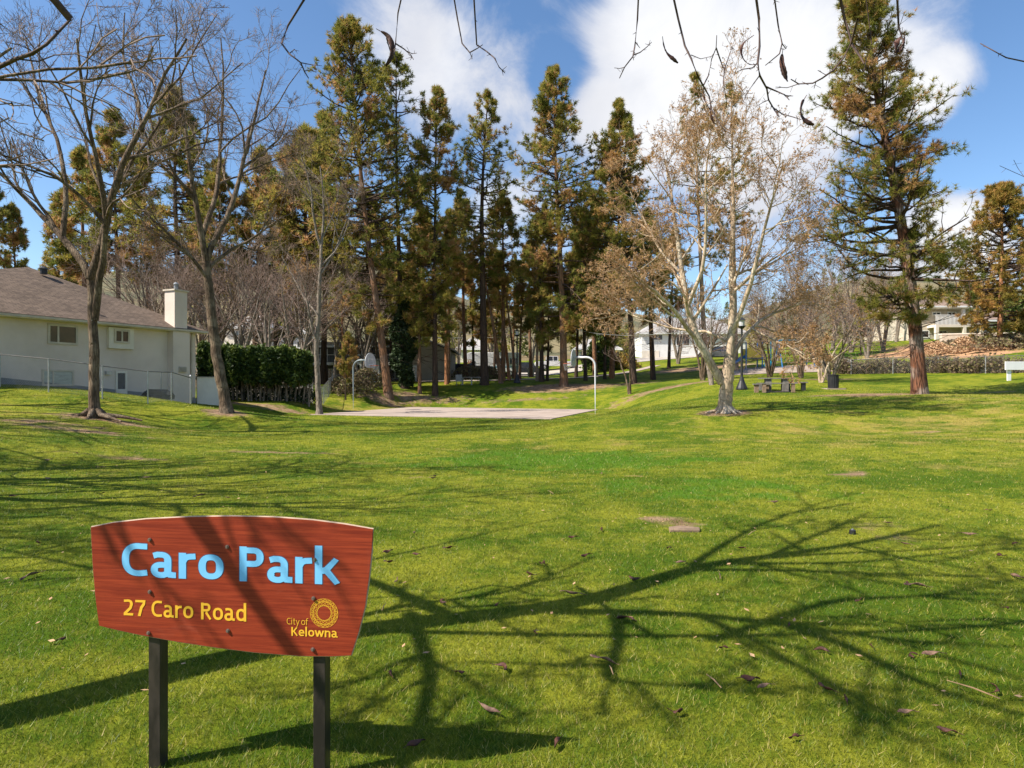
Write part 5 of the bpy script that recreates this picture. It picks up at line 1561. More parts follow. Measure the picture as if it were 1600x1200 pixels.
# beige garage
b = G(670, 61)
t = empty('beige_garage', b, 'tall beige shed with a sloping roof and a white door behind the tree trunks', 'shed')
A0 = G(640, 62)[:2]; A1 = G(704, 64)[:2]
w3 = org_wall(A0, A1 - A0, (.03, -1), t); GL = np.hypot(*(A1 - A0))
zt0 = EYE + .068 * 62; zt1 = EYE + .052 * 64; zb = b[2] - .6
pts4 = [w3.pt(0, zb), w3.pt(GL, zb), w3.pt(GL, zt1), w3.pt(GL * .35, zt0 + .1), w3.pt(0, zt0)]
g = Geo(); g.prism(pts4, (-w3.n[0] * 9, -w3.n[1] * 9, 0)); g.obj('wall', M['siding_tan'], t)
for (ua, za), (ub, zb_) in (((-.4, zt0 - .0), (GL * .35, zt0 + .12)), ((GL * .35, zt0 + .12), (GL + .5, zt1 - .03))):
    q = [w3.pt(ua, za + .003, .4), w3.pt(ub, zb_ + .003, .4), w3.pt(ub, zb_ + .16, .4), w3.pt(ua, za + .16, .4)]
    g = Geo(); g.prism(q, (-w3.n[0] * 9.8, -w3.n[1] * 9.8, 0)); g.obj('roof', M['roof_pale'], t)
w3.slab(-.002, .16, zb, zt0 - .05, .003, .09).obj('corner_trim', M['white'], t)
u0, z1 = w3.uz(645, 571); u1, _ = w3.uz(653, 571)
w3.window(t, 0, 0, 0, 0, M['white'], M['offwhite'], (), .12, name='door', uz=(u0, u1, b[2] - .1, z1))
u0, z1 = w3.uz(683, 573); u1, _ = w3.uz(689, 573)
w3.window(t, 0, 0, 0, 0, M['white'], M['glass_dark'], (), .12, name='door', uz=(u0, u1, b[2] - .1, z1))

# small far houses
def far_house(label, px0, px1, pye, pyb, d, wall, roofm, rise, wins, depth=8, hip=True, name='far_house', garage=()):
    b = G((px0 + px1) / 2, d); t = empty(name, b, label, 'house')
    w_ = org_wall(G(px0, d)[:2], (1, 0), (0, -1), t); L_ = (px1 - px0) / FPX * d
    ze = EYE - (pye - 600) / FPX * d; zb = min(b[2] - 1.0, EYE - (pyb - 600) / FPX * d)
    w_.slab(0, L_, zb, ze, 0, -depth).obj('wall', wall, t)
    o = .5; zz_ = ze + .02
    i = min(L_ * .35, depth * .5)
    P_ = lambda u, z, out: w_.pt(u, z, out)
    if hip:
        roof_face('roof', [P_(-o, zz_, o), P_(L_ + o, zz_, o), P_(L_ - i, zz_ + rise, -depth / 2), P_(i, zz_ + rise, -depth / 2)], roofm, t)
        roof_face('roof', [P_(L_ + o, zz_, o), P_(L_ + o, zz_, -depth - o), P_(L_ - i, zz_ + rise, -depth / 2)], roofm, t)
        roof_face('roof', [P_(-o, zz_, -depth - o), P_(-o, zz_, o), P_(i, zz_ + rise, -depth / 2)], roofm, t)
    else:
        roof_face('roof', [P_(-o, zz_, o), P_(L_ + o, zz_, o), P_(L_ + o, zz_ + rise, -depth / 2), P_(-o, zz_ + rise, -depth / 2)], roofm, t)
    w_.slab(-o, L_ + o, ze - .22, ze - .02, o - .08, o + .02).obj('fascia', M['white'], t)
    for q in wins: w_.window(t, *q, M['white'], M['glass_dark'], (.5,), .12)
    for x0, y0, x1, y1 in garage:
        u0, z1 = w_.uz(x0, y0); u1, _ = w_.uz(x1, y0); _, z0 = w_.uz(x0, y1)
        w_.slab(u0, u1, z0, z1, .003, .05).obj('garage_door', M['offwhite'], t)
    return t, w_


far_house('white house with a grey upper balcony, seen under the pale tree limbs', 1003, 1165, 520, 566, 96, M['white'], M['roof_pale'], 2.6, [(1056, 522, 1078, 541), (1020, 522, 1036, 532), (1055, 548, 1074, 551), (1100, 525, 1112, 538), (1128, 540, 1142, 552)], garage=[(1003, 548, 1030, 560)])
far_house('small far white house between the garage and the thick trunk', 716, 760, 545, 552, 108, M['offwhite'], M['roof_pale'], 2.0, [(724, 546, 732, 550), (742, 546, 750, 550)])
far_house('pale far house glimpsed above the cedar hedge', 436, 480, 520, 535, 98, M['white'], M['roof_pale'], 1.8, [(445, 523, 455, 530), (462, 523, 472, 530)])
far_house('small grey-roofed far house behind the bare thicket', 350, 420, 512, 540, 95, M['offwhite'], M['roof_pale'], 2.2, [(362, 516, 374, 526)])
far_house('grey-roofed far house between the dense dark pine and the hoop', 900, 968, 545, 560, 104, M['offwhite'], M['roof_pale'], 1.8, [(906, 548, 916, 556)])
t, w_ = far_house('two-storey beige house with a tan hipped roof and balcony at the right', 1432, 1520, 481, 532, 74, M['trim'], M['shingle_tan'], 2.9, [(1456, 487, 1470, 493), (1480, 487, 1494, 494)], depth=11)
zf = lambda py: EYE - (py - 600) / FPX * 74
w_.slab(1.2, 6.6, zf(513), zf(509), .003, 1.6).obj('deck', M['offwhite'], t)
w_.slab(1.2, 6.6, zf(495), zf(494), 1.52, 1.6).obj('rail', M['white'], t)
gb_ = Geo()
for k in range(36): w_.slab(1.22 + k * .149, 1.27 + k * .149, zf(509), zf(495), 1.53, 1.58, gb_)
gb_.obj('balusters', M['white'], t)
for u in (1.2, 4.3, 6.25): w_.slab(u, u + .34, zf(532), zf(513), 1.25, 1.6).obj('column', M['offwhite'], t)
for u in (4.3, 6.25): w_.slab(u, u + .3, zf(494), zf(481.5), 1.2, 1.5).obj('column', M['offwhite'], t)
w_.slab(.6, 7.0, zf(483), zf(480.5), .5, 1.75).obj('porch_roof', M['white'], t)
w_.window(t, 1466, 516, 1480, 529, M['white'], M['glass_dark'], (.5,), .1, name='patio_door')
w_.window(t, 1440, 516, 1452, 528, M['white'], M['glass_dark'], (), .1)
far_house('low pale wing of the right-hand house behind the golden pine', 1520, 1606, 500, 534, 75, M['trim'], M['shingle_tan'], 1.8, [(1530, 506, 1545, 515)], depth=9)
# retaining wall in front
t = empty('retaining_wall', G(1500, 68), 'low pale retaining wall below the right-hand house', 'wall')
a = G(1472, 69)[:2]; e = G(1600, 67)[:2]
w_ = org_wall(a, e - a, (.05, -1), t); L_ = np.hypot(*(e - a))
w_.slab(0, L_, t.location.z - .5, EYE - (522 - 600) / FPX * 68, 0, -.4).obj('wall', M['trim'], t)
w_.slab(-.05, L_ + .05, EYE - (522 - 600) / FPX * 68, EYE - (520 - 600) / FPX * 68, .05, -.45).obj('coping', M['offwhite'], t)


# ------------------------------------------------------------------ vehicles
def wheel(parent, x, y, r, w=.2):
    g = Geo(); g.tubes([(x, y - w / 2, r), (x, y + w / 2, r)], [r, r], 18, cap=True)
    o = g.obj('wheel', M['rubber'], parent)
    g = Geo(); s = -1 if y < 0 else 1
    g.tubes([(x, y + s * (w / 2 - .01), r), (x, y + s * (w / 2 + .015), r)], [r * .6, r * .55], 14, cap=True)
    g.obj('rim', M['metal'], o)


def loft(profile, W, tum=0.0, zt=0.0, z1=1.0, yoff=0):
    """side profile (x,z) widened to +-W with tumblehome above zt"""
    g = Geo()
    pr = np.array(profile, float); n = len(pr)
    hw_ = W - tum * np.clip((pr[:, 1] - zt) / max(z1 - zt, .01), 0, 1)
    A = np.stack([pr[:, 0], -hw_, pr[:, 1]], 1); B = np.stack([pr[:, 0], hw_, pr[:, 1]], 1)
    base = g.n; g.V.append(np.vstack([A, B])); g.T.append(np.zeros(2 * n)); g.n += 2 * n
    g.F.append(np.array([[i for i in range(n)]])); g.F.append(np.array([[n + i for i in range(n)][::-1]]))
    g.F.append(np.array([[(i + 1) % n, i, n + i, n + (i + 1) % n] for i in range(n)]))
    return g


def bevel(o, w=.04, s=2):
    m = o.modifiers.new('bevel', 'BEVEL'); m.width = w; m.segments = s; m.limit_method = 'ANGLE'; m.angle_limit = R(35)


def car(label, cat, px, d, rz, paint, kind='suv', dz=0.0, name='parked_car'):
    b = G(px, d, dz + .02); t = empty(name, b, label, cat, rz=rz)
    if kind == 'suv':
        body = [(-2.25, .35), (2.25, .35), (2.3, .62), (2.22, .92), (1.25, 1.05), (-2.1, 1.08), (-2.3, .95), (-2.32, .55)]
        cab = [(1.15, 1.04), (.45, 1.62), (-1.75, 1.64), (-2.12, 1.06)]; H_ = 1.64
    elif kind == 'pickup':
        body = [(-2.7, .5), (2.6, .5), (2.68, .8), (2.6, 1.08), (1.4, 1.18), (-.5, 1.2), (-.5, 1.15), (-2.7, 1.15)]
        cab = [(1.3, 1.17), (.8, 1.78), (-.35, 1.8), (-.55, 1.18)]; H_ = 1.8
    else:
        body = [(-2.2, .3), (2.2, .3), (2.25, .55), (2.1, .78), (1.1, .92), (-1.7, .95), (-2.2, .88), (-2.25, .55)]
        cab = [(1.0, .91), (.3, 1.4), (-1.0, 1.42), (-1.75, .94)]; H_ = 1.42
    bevel(loft(body, .90).obj('body', paint, t), .07)
    zc = cab[0][1]
    bevel(loft(cab, .86, .18, zc, H_).obj('windows', M['car_glass'], t), .03)
    x1, x2 = cab[1][0], cab[2][0]
    g = Geo(); g.box(x2 - .06, x1 + .06, -.68, .68, H_ - .02, H_ + .05); bevel(g.obj('roof', paint, t), .03)
    for xx in (cab[1][0] * .5 + cab[0][0] * .5, (x1 + x2) / 2, x2 * .6 + cab[3][0] * .4):
        for s in (-1, 1):
            g = Geo(); g.tubes([(xx, s * .87, zc - .02), (xx - (0.0), s * .70, H_)], [.035, .03], 4, cap=True); g.obj('pillar', paint, t)
    for x in (1.42, -1.38):
        for y in (-.82, .82): wheel(t, x, y, .36)
    xf = max(p[0] for p in body)
    for s in (-1, 1):
        g = Geo(); g.box(xf - .14, xf - .01, s * .68 - .16, s * .68 + .16, .70, .84); g.obj('headlight', M['lamp_glass'], t)
        g = Geo(); xr = min(p[0] for p in body); g.box(xr - .004, xr + .1, s * .74 - .1, s * .74 + .1, .75, .92); g.obj('tail_light', M['rim'], t)
    g = Geo(); g.box(xf - .02, xf + .07, -.82, .82, .36, .52); g.obj('bumper', M['black'], t)
    return t


car('dark blue SUV parked between the beige shed and the motorhome', 'car', 716, 73, R(200), M['car_blue'])
car('maroon car parked just right of the dark blue SUV', 'car', 742, 76, R(195), M['car_red'], 'sedan')
car('white pickup truck parked on the road behind the slim trunks', 'pickup truck', 866, 88, R(182), M['car_white'], 'pickup', name='pickup_truck')
car('dark car parked on the road just left of the leaning slim trunks', 'car', 812, 84, R(178), M['car_black'], 'suv')
car('dark car parked behind the near hoop, with a silver roof rack', 'car', 928, 92, R(185), M['car_black'], 'suv')
car('grey-green car half hidden behind the limbs of the pale tree', 'car', 1122, 82, R(170), M['siding_dark'], 'suv')
# motorhome
b = G(768, 80, .02); t = empty('motorhome', b, 'white motorhome parked behind the leaning trunks', 'motorhome', rz=R(186))
bevel(loft([(-3.6, .55), (2.1, .55), (3.6, .6), (3.7, 1.15), (2.75, 1.4), (2.2, 2.0), (3.1, 2.15), (3.15, 2.85), (2.7, 3.0), (-3.6, 3.0)], 1.15).obj('body', M['car_white'], t), .08)
for s in (-1, 1):
    for x0, x1, z0, z1 in ((-3.1, -2.2, 1.6, 2.3), (-1.6, -.4, 1.6, 2.3), (.6, 1.4, 1.7, 2.3)):
        g = Geo(); y = s * 1.155; g.box(x0, x1, min(y, y + s * .02), max(y, y + s * .02), z0, z1); g.obj('window', M['car_glass'], t)
    g = Geo(); y = s * 1.155; g.prism([(2.15, y, 1.35), (2.9, y, 1.35), (2.35, y, 1.95), (2.1, y, 1.95)], (0, s * .02, 0)); g.obj('window', M['car_glass'], t)
    g = Geo(); y = s * 1.155; g.box(-3.5, 3.4, min(y, y + s * .012), max(y, y + s * .012), 1.18, 1.28); g.obj('stripe', M['teal'], t)
g = Geo(); g.prism([(2.82, -1.0, 1.42), (2.3, -1.0, 1.98), (2.3, 1.0, 1.98), (2.82, 1.0, 1.42)], (.06, 0, .05)); g.obj('windscreen', M['car_glass'], t)
for x in (2.5, -2.2):
    for y in (-1.02, 1.02): wheel(t, x, y, .4, .26)
g = Geo(); g.box(3.6, 3.78, -1.1, 1.1, .55, .75); g.obj('bumper', M['metal_dark'], t)
# red lattice fence and low timber posts along the road
t = empty('red_fence', G(728, 86), 'short red lattice fence left of the motorhome', 'fence')
for k in range(9):
    g = Geo(); g.box(k * .28, k * .28 + .18, 0, .05, 0, 1.9 - .05 * (k % 2)); g.obj('slat', M['brick_red'], t)
g = Geo(); g.box(0, 2.45, .05, .1, .4, .5); g.box(0, 2.45, .05, .1, 1.5, 1.6); g.obj('rail', M['brick_red'], t)
for j, (px, lab) in enumerate(((826, 'first'), (833, 'second'), (841, 'third'))):
    b = G(px, 74); t = empty('timber_bollard', b, f'short pale timber post beside the road, {lab} from the left of three', 'bollard', 'timber posts by the road')
    g = Geo(); g.box(-.11, .11, -.11, .11, -.2, 1.0); g.obj('post', M['wood_pale'], t)
    g = Geo(); g.prism([(-.13, -.13, 1.0), (.13, -.13, 1.0), (.13, .13, 1.0), (-.13, .13, 1.0)], (0, 0, .05)); g.obj('cap', M['wood_pale'], t)

# ------------------------------------------------------------------ lamps, bins, tables
def lamp_post(label, px, d, h):
    b = G(px, d); t = empty('lamp_post', b, label, 'lamp post')
    g = Geo(); g.tubes([(0, 0, 0), (0, 0, .10), (0, 0, .5), (0, 0, .75)], [.34, .32, .15, .10], 12, cap=True); g.obj('base', M['black'], t, smooth=False)
    g = Geo(); g.tubes([(0, 0, .7), (0, 0, h)], [.075, .06], 10, cap=True); g.obj('pole', M['black'], t)
    g = Geo(); g.tubes([(0, 0, h), (0, 0, h + .12), (0, 0, h + .16)], [.10, .20, .22], 10, cap=True); g.obj('collar', M['black'], t)
    g = Geo(); g.tubes([(0, 0, h + .16), (0, 0, h + .5)], [.15, .18], 10, cap=True); g.obj('globe', M['lamp_glass'], t)
    g = Geo(); g.tubes([(0, 0, h + .5), (0, 0, h + .68)], [.26, .03], 10, cap=True); g.obj('cap', M['black'], t)
    return t


lamp_post('black park lamp post with a flared base behind the pale tree', 1159, 38, 3.6)
lamp_post('black park lamp post by the footpath right of the motorhome', 808, 58, 4.2)
# overhead cables
for (pa, pb, h1, h2, lab) in ((G(560, 80), G(1060, 74), 5.2, 4.2, 'thin cable strung behind the middle trunks'), (G(720, 70), G(760, 58), 5.2, 4.8, 'short cable between the beige shed and the thick dark trunk'),
                             (G(900, 60), G(1100, 30), 4.8, 3.5, 'pale cable sagging towards the pale bare tree')):
    q = np.linspace(0, 1, 12)[:, None]; a = pa + [0, 0, h1]; b = pb + [0, 0, h2]
    pts_ = a * (1 - q) + b * q; pts_[:, 2] -= 1.0 * 4 * (q * (1 - q))[:, 0] * .4
    g = Geo(); g.tubes(pts_, np.full(12, .016), 4); tag(g.obj('cable', M['metal']), lab, 'cable')
# litter bin
b = G(1302, 38); t = empty('litter_bin', b, 'black round litter bin on a concrete pad right of the picnic table', 'litter bin')
g = Geo(); g.box(-.55, .55, -.4, .4, -.15, .05); g.obj('pad', M['concrete'], t)
g = Geo(); g.tubes([(0, 0, .05), (0, 0, .80)], [.27, .27], 20, cap=True); g.obj('barrel', M['black'], t)
for k in range(20):
    a = k * math.pi / 10; g = Geo(); x, y = math.cos(a) * .285, math.sin(a) * .285
    g.tubes([(x, y, .08), (x, y, .80)], [.016, .016], 4, cap=True); g.obj('slat', M['black'], t)
g = Geo(); g.tubes([(0, 0, .80), (0, 0, .86)], [.31, .31], 20, cap=True); g.obj('rim', M['black'], t)
# picnic table with benches
b = G(1213, 36.3); b[2] += .02
t = empty('picnic_table', b, 'dark concrete picnic table with benches on the lawn right of the pale tree', 'picnic table', rz=R(-14))
for k in range(5):
    g = Geo(); g.box(-.95, .95, -.36 + k * .145, -.36 + k * .145 + .125, .70, .76); g.obj('plank', M['bench'], t)
for s in (-1, 1):
    g = Geo(); g.box(-.95, .95, s * .78 - .15, s * .78 + .15, .42, .48); g.obj('seat', M['bench'], t)
    for x in (-.75, .75):
        g = Geo(); g.box(x - .09, x + .09, s * .78 - .12, s * .78 + .12, -.05, .42); g.obj('seat_leg', M['stone'] if s < 0 else M['bench'], t)
for x in (-.45, .45):
    g = Geo(); g.box(x - .16, x + .16, -.28, .28, 0, .70); g.obj('leg', M['bench'], t)
g = Geo(); g.box(-.8, .8, -.5, .5, -.14, .0); g.obj('pad', M['concrete'], t)
t = empty('park_bench', G(1243, 36.8), 'backless dark bench at the right end of the picnic table', 'bench', rz=R(-10))
g = Geo(); g.box(-.62, .62, -.2, .2, .42, .49); g.obj('seat', M['bench'], t)
for x in (-.42, .42):
    g = Geo(); g.box(x - .1, x + .1, -.15, .15, -.1, .42); g.obj('leg', M['black'], t)
t = empty('park_bench', G(1189, 36.2), 'backless bench with pale legs at the left end of the picnic table', 'bench', rz=R(-10))
g = Geo(); g.box(-.42, .42, -.2, .2, .42, .49); g.obj('seat', M['bench'], t)
for x in (-.25, .3):
    g = Geo(); g.box(x - .1, x + .1, -.15, .15, -.1, .42); g.obj('leg', M['stone'], t)
# grey notice box and table among the trunks
b = G(717, 56.5); t = empty('notice_box', b, 'grey box on two legs standing on the grass left of the thick dark trunk', 'box')
g = Geo(); g.box(-.28, .28, -.2, .2, .35, .95); g.obj('box', M['metal_dark'], t)
for x in (-.2, .2): g = Geo(); g.tubes([(x, 0, -.1), (x, 0, .36)], [.03, .03], 6, cap=True); g.obj('leg', M['metal_dark'], t)
b = G(737, 57); t = empty('park_bench', b, 'long dark bench in the shade beside the thick dark trunk', 'bench')
g = Geo(); g.box(-1.0, 1.0, -.25, .25, .60, .68); g.obj('seat', M['bench'], t)
for x in (-.8, 0, .8): g = Geo(); g.box(x - .05, x + .05, -.2, .2, -.1, .60); g.obj('leg', M['metal_dark'], t)

# ------------------------------------------------------------------ playground
b = G(1215, 60)
tag(drape('playground_pit', [tuple(G(1140, 58)[:2]), tuple(G(1290, 56)[:2])], 6.5, M['sand'], .04), kind='structure')
t = empty('swing_set', G(1243, 58), 'blue-posted swing set in the playground', 'swing set')
for x in (-1.55, 1.35):
    for y in (-.9, .9):
        g = Geo(); g.tubes([(x, y, -.1), (x, 0, 2.45)], [.055, .055], 8, cap=True); g.obj('leg', M['blue'], t)
g = Geo(); g.tubes([(-1.7, 0, 2.45), (1.5, 0, 2.45)], [.05, .05], 8, cap=True); g.obj('crossbar', M['teal'], t)
for x in (-.7, .55):
    g = Geo(); g.prism([(x - .22, -.08, .55), (x + .22, -.08, .55), (x + .22, .08, .55), (x - .22, .08, .55)], (0, 0, .04)); s = g.obj('seat', M['rubber'], t)
    for dx in (-.2, .2): g = Geo(); g.tubes([(x + dx, 0, .58), (x + dx, 0, 2.43)], [.012, .012], 4); g.obj('chain', M['metal'], s)
t = empty('play_structure', G(1178, 60), 'yellow and blue climbing frame with a slide left of the swings', 'play structure')
for x, y in ((-.95, -.6), (-.95, .6), (.55, -.6), (.55, .6), (1.35, -.6)):
    g = Geo(); g.tubes([(x, y, -.1), (x, y, 2.5)], [.06, .06], 8, cap=True); g.obj('post', M['blue'] if x < 1 else M['teal'], t)
g = Geo(); g.box(-.95, .55, -.6, .6, .95, 1.03); g.obj('deck', M['metal_dark'], t)
g = Geo(); g.box(-.85, .45, -.66, -.61, 1.03, 1.95); g.obj('panel', M['yellow'], t)
g = Geo(); g.box(-.85, .45, .61, .66, 1.03, 1.9); g.obj('panel', M['yellow'], t)
g = Geo(); g.prism([(-.95, -.3, 1.0), (-2.4, -.3, .15), (-2.4, -.3, .22), (-.95, -.3, 1.08)], (0, .6, 0)); s = g.obj('slide', M['blue'], t)
for y in (-.34, .30):
    g = Geo(); g.prism([(-.95, y, 1.0), (-2.4, y, .15), (-2.4, y, .38), (-.95, y, 1.3)], (0, .04, 0)); g.obj('side', M['blue'], s)
for k in range(5):
    g = Geo(); g.tubes([(.58, -.55 + 0, .3 + k * .35), (1.33, -.55, .3 + k * .35)], [.03, .03], 6, cap=True); g.obj('rung', M['teal'], t)
t = empty('spring_rider', G(1200, 56), 'small teal playground post toy right of the slide', 'play toy')
g = Geo(); g.tubes([(0, 0, -.1), (0, 0, .5)], [.09, .09], 8, cap=True); g.obj('spring', M['metal_dark'], t)
bevel(loft([(-.28, .45), (.25, .45), (.36, .8), (.2, .95), (.12, .65), (-.16, .63), (-.3, .78)], .09).obj('body', M['teal'], t), .03)

# white board on two posts at the right edge
b = G(1597, 38.5)
t = empty('white_board', b, 'white blank board on two white posts at the right edge before the fence', 'board')
zt = EYE + .035 * 38.5 - b[2]; zb = EYE + .0245 * 38.5 - b[2]
g = Geo(); g.box(-1.02, 1.1, -.04, .04, zb - .1, zt); bevel(g.obj('panel', M['white'], t), .01, 1)
for x in (-.72, .75): g = Geo(); g.box(x - .1, x + .1, .045, .14, -.2, zt - .1); g.obj('post', M['white'], t)


# ------------------------------------------------------------------ basketball hoops
def hoop(label, px, d, face, pmat, ph):
    """pole at (px,d); arm reaches towards face (unit xy)"""
    x = (px - 800) / FPX * d; b = (x, d, -.10)
    t = empty('basketball_hoop', b, label, 'basketball hoop', 'hoops of the basketball court')
    f = np.array([*face, 0.0]); s = np.array([-f[1], f[0], 0]); z = np.array([0, 0, 1.0])
    r_ = .55
    pts = [np.zeros(3) - z * .2, z * (ph - r_)] + [z * (ph - r_) + z * math.sin(a) * r_ + f * (1 - math.cos(a)) * r_ for a in np.linspace(.2, math.pi / 2, 7)] + [z * ph + f * 1.25]
    g = Geo(); g.tubes(np.array(pts), np.full(len(pts), .062), 12, cap=True); g.obj('pole', pmat, t, smooth=True)
    # fan-shaped backboard 1.37 wide, 0.9 high
    c = f * 1.32
    prof = [(-.45, 2.90), (.45, 2.90), (.66, 3.0)] + [(.69 * math.cos(a), 3.25 + .66 * math.sin(a)) for a in np.linspace(-.05, math.pi + .05, 17)] + [(-.66, 3.0)]
    g = Geo(); g.prism([tuple(c + s * a + z * h) for a, h in prof], tuple(f * .035)); bb = g.obj('backboard', M['board_back'], t)
    g = Geo()
    rim_p = [c + s * a + z * h + f * .038 for a, h in [(-.3, 3.1), (.3, 3.1), (.3, 3.5), (-.3, 3.5), (-.3, 3.1)]]
    g.tubes(np.array(rim_p), np.full(5, .018), 4); g.obj('target_square', M['white'], bb)
    g = Geo(); a = np.linspace(0, 2 * math.pi, 25)
    rc = c + f * (.035 + .38) + z * 3.05
    g.tubes(np.array([rc + f * math.cos(q) * .23 + s * math.sin(q) * .23 for q in a]), np.full(25, .014), 6); rim = g.obj('rim', M['rim'], t)
    g = Geo(); g.tubes(np.array([c + f * .035 + z * 3.05, rc - f * .23]), np.array([.03, .02]), 6, cap=True); g.obj('bracket', M['rim'], rim)
    g = Geo()
    for k in range(12):
        for sg in (-1, 1):
            q0 = k * math.pi / 6; pp = []
            for j in range(6):
                q = q0 + sg * j * math.pi / 12; rr__ = .23 - .018 * j
                pp.append(rc + (f * math.cos(q) + s * math.sin(q)) * rr__ - z * (.085 * j))
            g.tubes(np.array(pp), np.full(6, .004), 3)
    g.obj('chain_net', M['metal'], rim)
    for sg in (-1, 1):
        g = Geo(); g.tubes(np.array([z * (ph - .0) + f * 1.2, c + s * sg * .35 + z * 3.15]), np.array([.02, .02]), 6, cap=True); g.obj('strut', M['metal'], t)
    return t


hoop('nearer basketball hoop with a pale gooseneck pole at the right end of the court', 930, 38.6, -cu, M['white_metal'], 3.42)
hoop('farther basketball hoop with a blue-grey pole and fan backboard seen from the front', 552, 43.9, cu, M['post_blue'], 3.42)

# little things on the lawn
b = G(1068, 7.5)
t = empty('valve_cover', b, 'flat tan stone cover set in the lawn at centre right', 'cover')
g = Geo(); g.prism([(-.19, -.10, -.02), (.16, -.12, -.02), (.20, .03, -.02), (-.02, .12, -.02), (-.16, .06, -.02)], (0, 0, .05)); bevel(g.obj('slab', M['stone'], t), .012)
b = G(1332, 7.3); t = empty('sprinkler_head', b, 'small dark sprinkler head sticking out of the lawn', 'sprinkler')
g = Geo(); g.tubes([(0, 0, -.05), (0, 0, .045), (0, 0, .05)], [.035, .035, .025], 10, cap=True); g.obj('housing', M['black'], t)
g = Geo(); g.tubes([(0, 0, .05), (0, 0, .062)], [.014, .012], 8, cap=True); g.obj('nozzle', M['metal_dark'], t)
b = G(836, 39.5)
# ------------------------------------------------------------------ the park sign
# the board stands on a vertical plane turned slightly to the left; right end nearer
SD0 = 2.78                                # depth at photo column 365
SANG = R(7.0)
su = np.array([math.cos(SANG), -math.sin(SANG)]); sn = np.array([-math.sin(SANG), -math.cos(SANG)])
sc = np.array([(365 - 800) / FPX * SD0, SD0])
sb = np.array([sc[0], sc[1], Hs(*sc)])
sign = empty('park_sign', sb, 'red wood-grain park name sign with blue and yellow lettering on two black posts', 'sign')


def spt(px, py):
    """board coordinates (u along the board, z up, both relative to the sign base) of a photo pixel"""
    r = np.array([(px - 800) / FPX, 1.0])
    t = (sc @ sn) / (r @ sn)
    p = r * t
    return float((p - sc) @ su), EYE - (py - 600) / FPX * t - sb[2]


def sloc(u, z, out):
    return (su[0] * u + sn[0] * out, su[1] * u + sn[1] * out, z)


# outline from corner to corner, top edge bowed
top = [(145, 823), (180, 816), (230, 810.5), (300, 807), (365, 806), (430, 807.5), (490, 812), (540, 818.5), (584, 826)]
right = [(582, 860), (578, 900), (572, 945), (562, 985), (550, 1022)]
bot = [(520, 1023.5), (470, 1023), (400, 1017.5), (340, 1010), (280, 1001), (220, 990), (190, 983.5), (158, 976)]
left_ = [(152, 930), (148, 880)]
outl = [spt(*q) for q in top + right + bot + left_]
TH = .012
M['sign_red'] = None
m, t_, out_ = mat_base('red_laminate')
co = t_.n('ShaderNodeTexCoord').outputs['Object']
mp = t_.n('ShaderNodeMapping', ins={'Vector': co, 'Scale': (1.0, 1.0, 26.0)}).outputs[0]
g1_ = t_.noise(mp, 3.2, 7, 0.65, 0.4)
mp2 = t_.n('ShaderNodeMapping', ins={'Vector': co, 'Scale': (1.5, 1.5, 90.0)}).outputs[0]
g2_ = t_.noise(mp2, 3.0, 4, 0.7, 0.2)
c_ = t_.mix(t_.ramp(g1_, 0.32, 0.68), (0.20, 0.026, 0.012, 1), (0.33, 0.050, 0.019, 1))
c_ = t_.mix(t_.math('MULTIPLY', t_.ramp(g2_, 0.5, 0.7), 0.55), c_, (0.10, 0.013, 0.008, 1))
sm_ = t_.noise(co, 3.0, 6, 0.7, 0.8)
c_ = t_.mix(t_.math('MULTIPLY', t_.ramp(sm_, 0.56, 0.78), 0.28), c_, (0.42, 0.15, 0.10, 1))
p_ = t_.n('ShaderNodeBsdfPrincipled', ins={'Base Color': c_, 'Roughness': t_.math('ADD', 0.38, t_.math('MULTIPLY', sm_, 0.2)), 'Specular IOR Level': 0.18})
t_.link(p_.outputs[0], out_.inputs[0])
M['sign_red'] = m
M['sign_edge'] = simple('sign_edge', (0.50, 0.36, 0.25), 0.7, scale=20)
M['print_blue'] = simple('blue_lettering', (0.20, 0.55, 0.86), 0.45, col2=(0.17, 0.50, 0.82), scale=5)
M['print_yellow'] = simple('yellow_lettering', (0.86, 0.48, 0.035), 0.45, col2=(0.80, 0.43, 0.03), scale=5)
M['print_navy'] = simple('dark_outline', (0.10, 0.09, 0.16), 0.5)
g = Geo(); g.prism([sloc(u, z, 0) for u, z in outl], (sn[0] * TH, sn[1] * TH, 0))
bo = g.obj('board', M['sign_red'], sign)
rim_pts = [np.array(sloc(u, z, TH * .45)) for u, z in outl]; rim_pts.append(rim_pts[0])
g = Geo()
g.tubes(np.array(rim_pts), np.full(len(rim_pts), .0046), 6)
g.obj('edge', M['sign_edge'], bo)

# ---- lettering: strokes drawn as ribbons. Glyph space: x-height 1
def arc(cx, cy, rx, ry, a0, a1, n=14, p=2.35):
    out = []
    for a in np.radians(np.linspace(a0, a1, n)):
        c, s = math.cos(a), math.sin(a)
        out.append((cx + rx * math.copysign(abs(c) ** (2 / p), c), cy + ry * math.copysign(abs(s) ** (2 / p), s)))
    return out


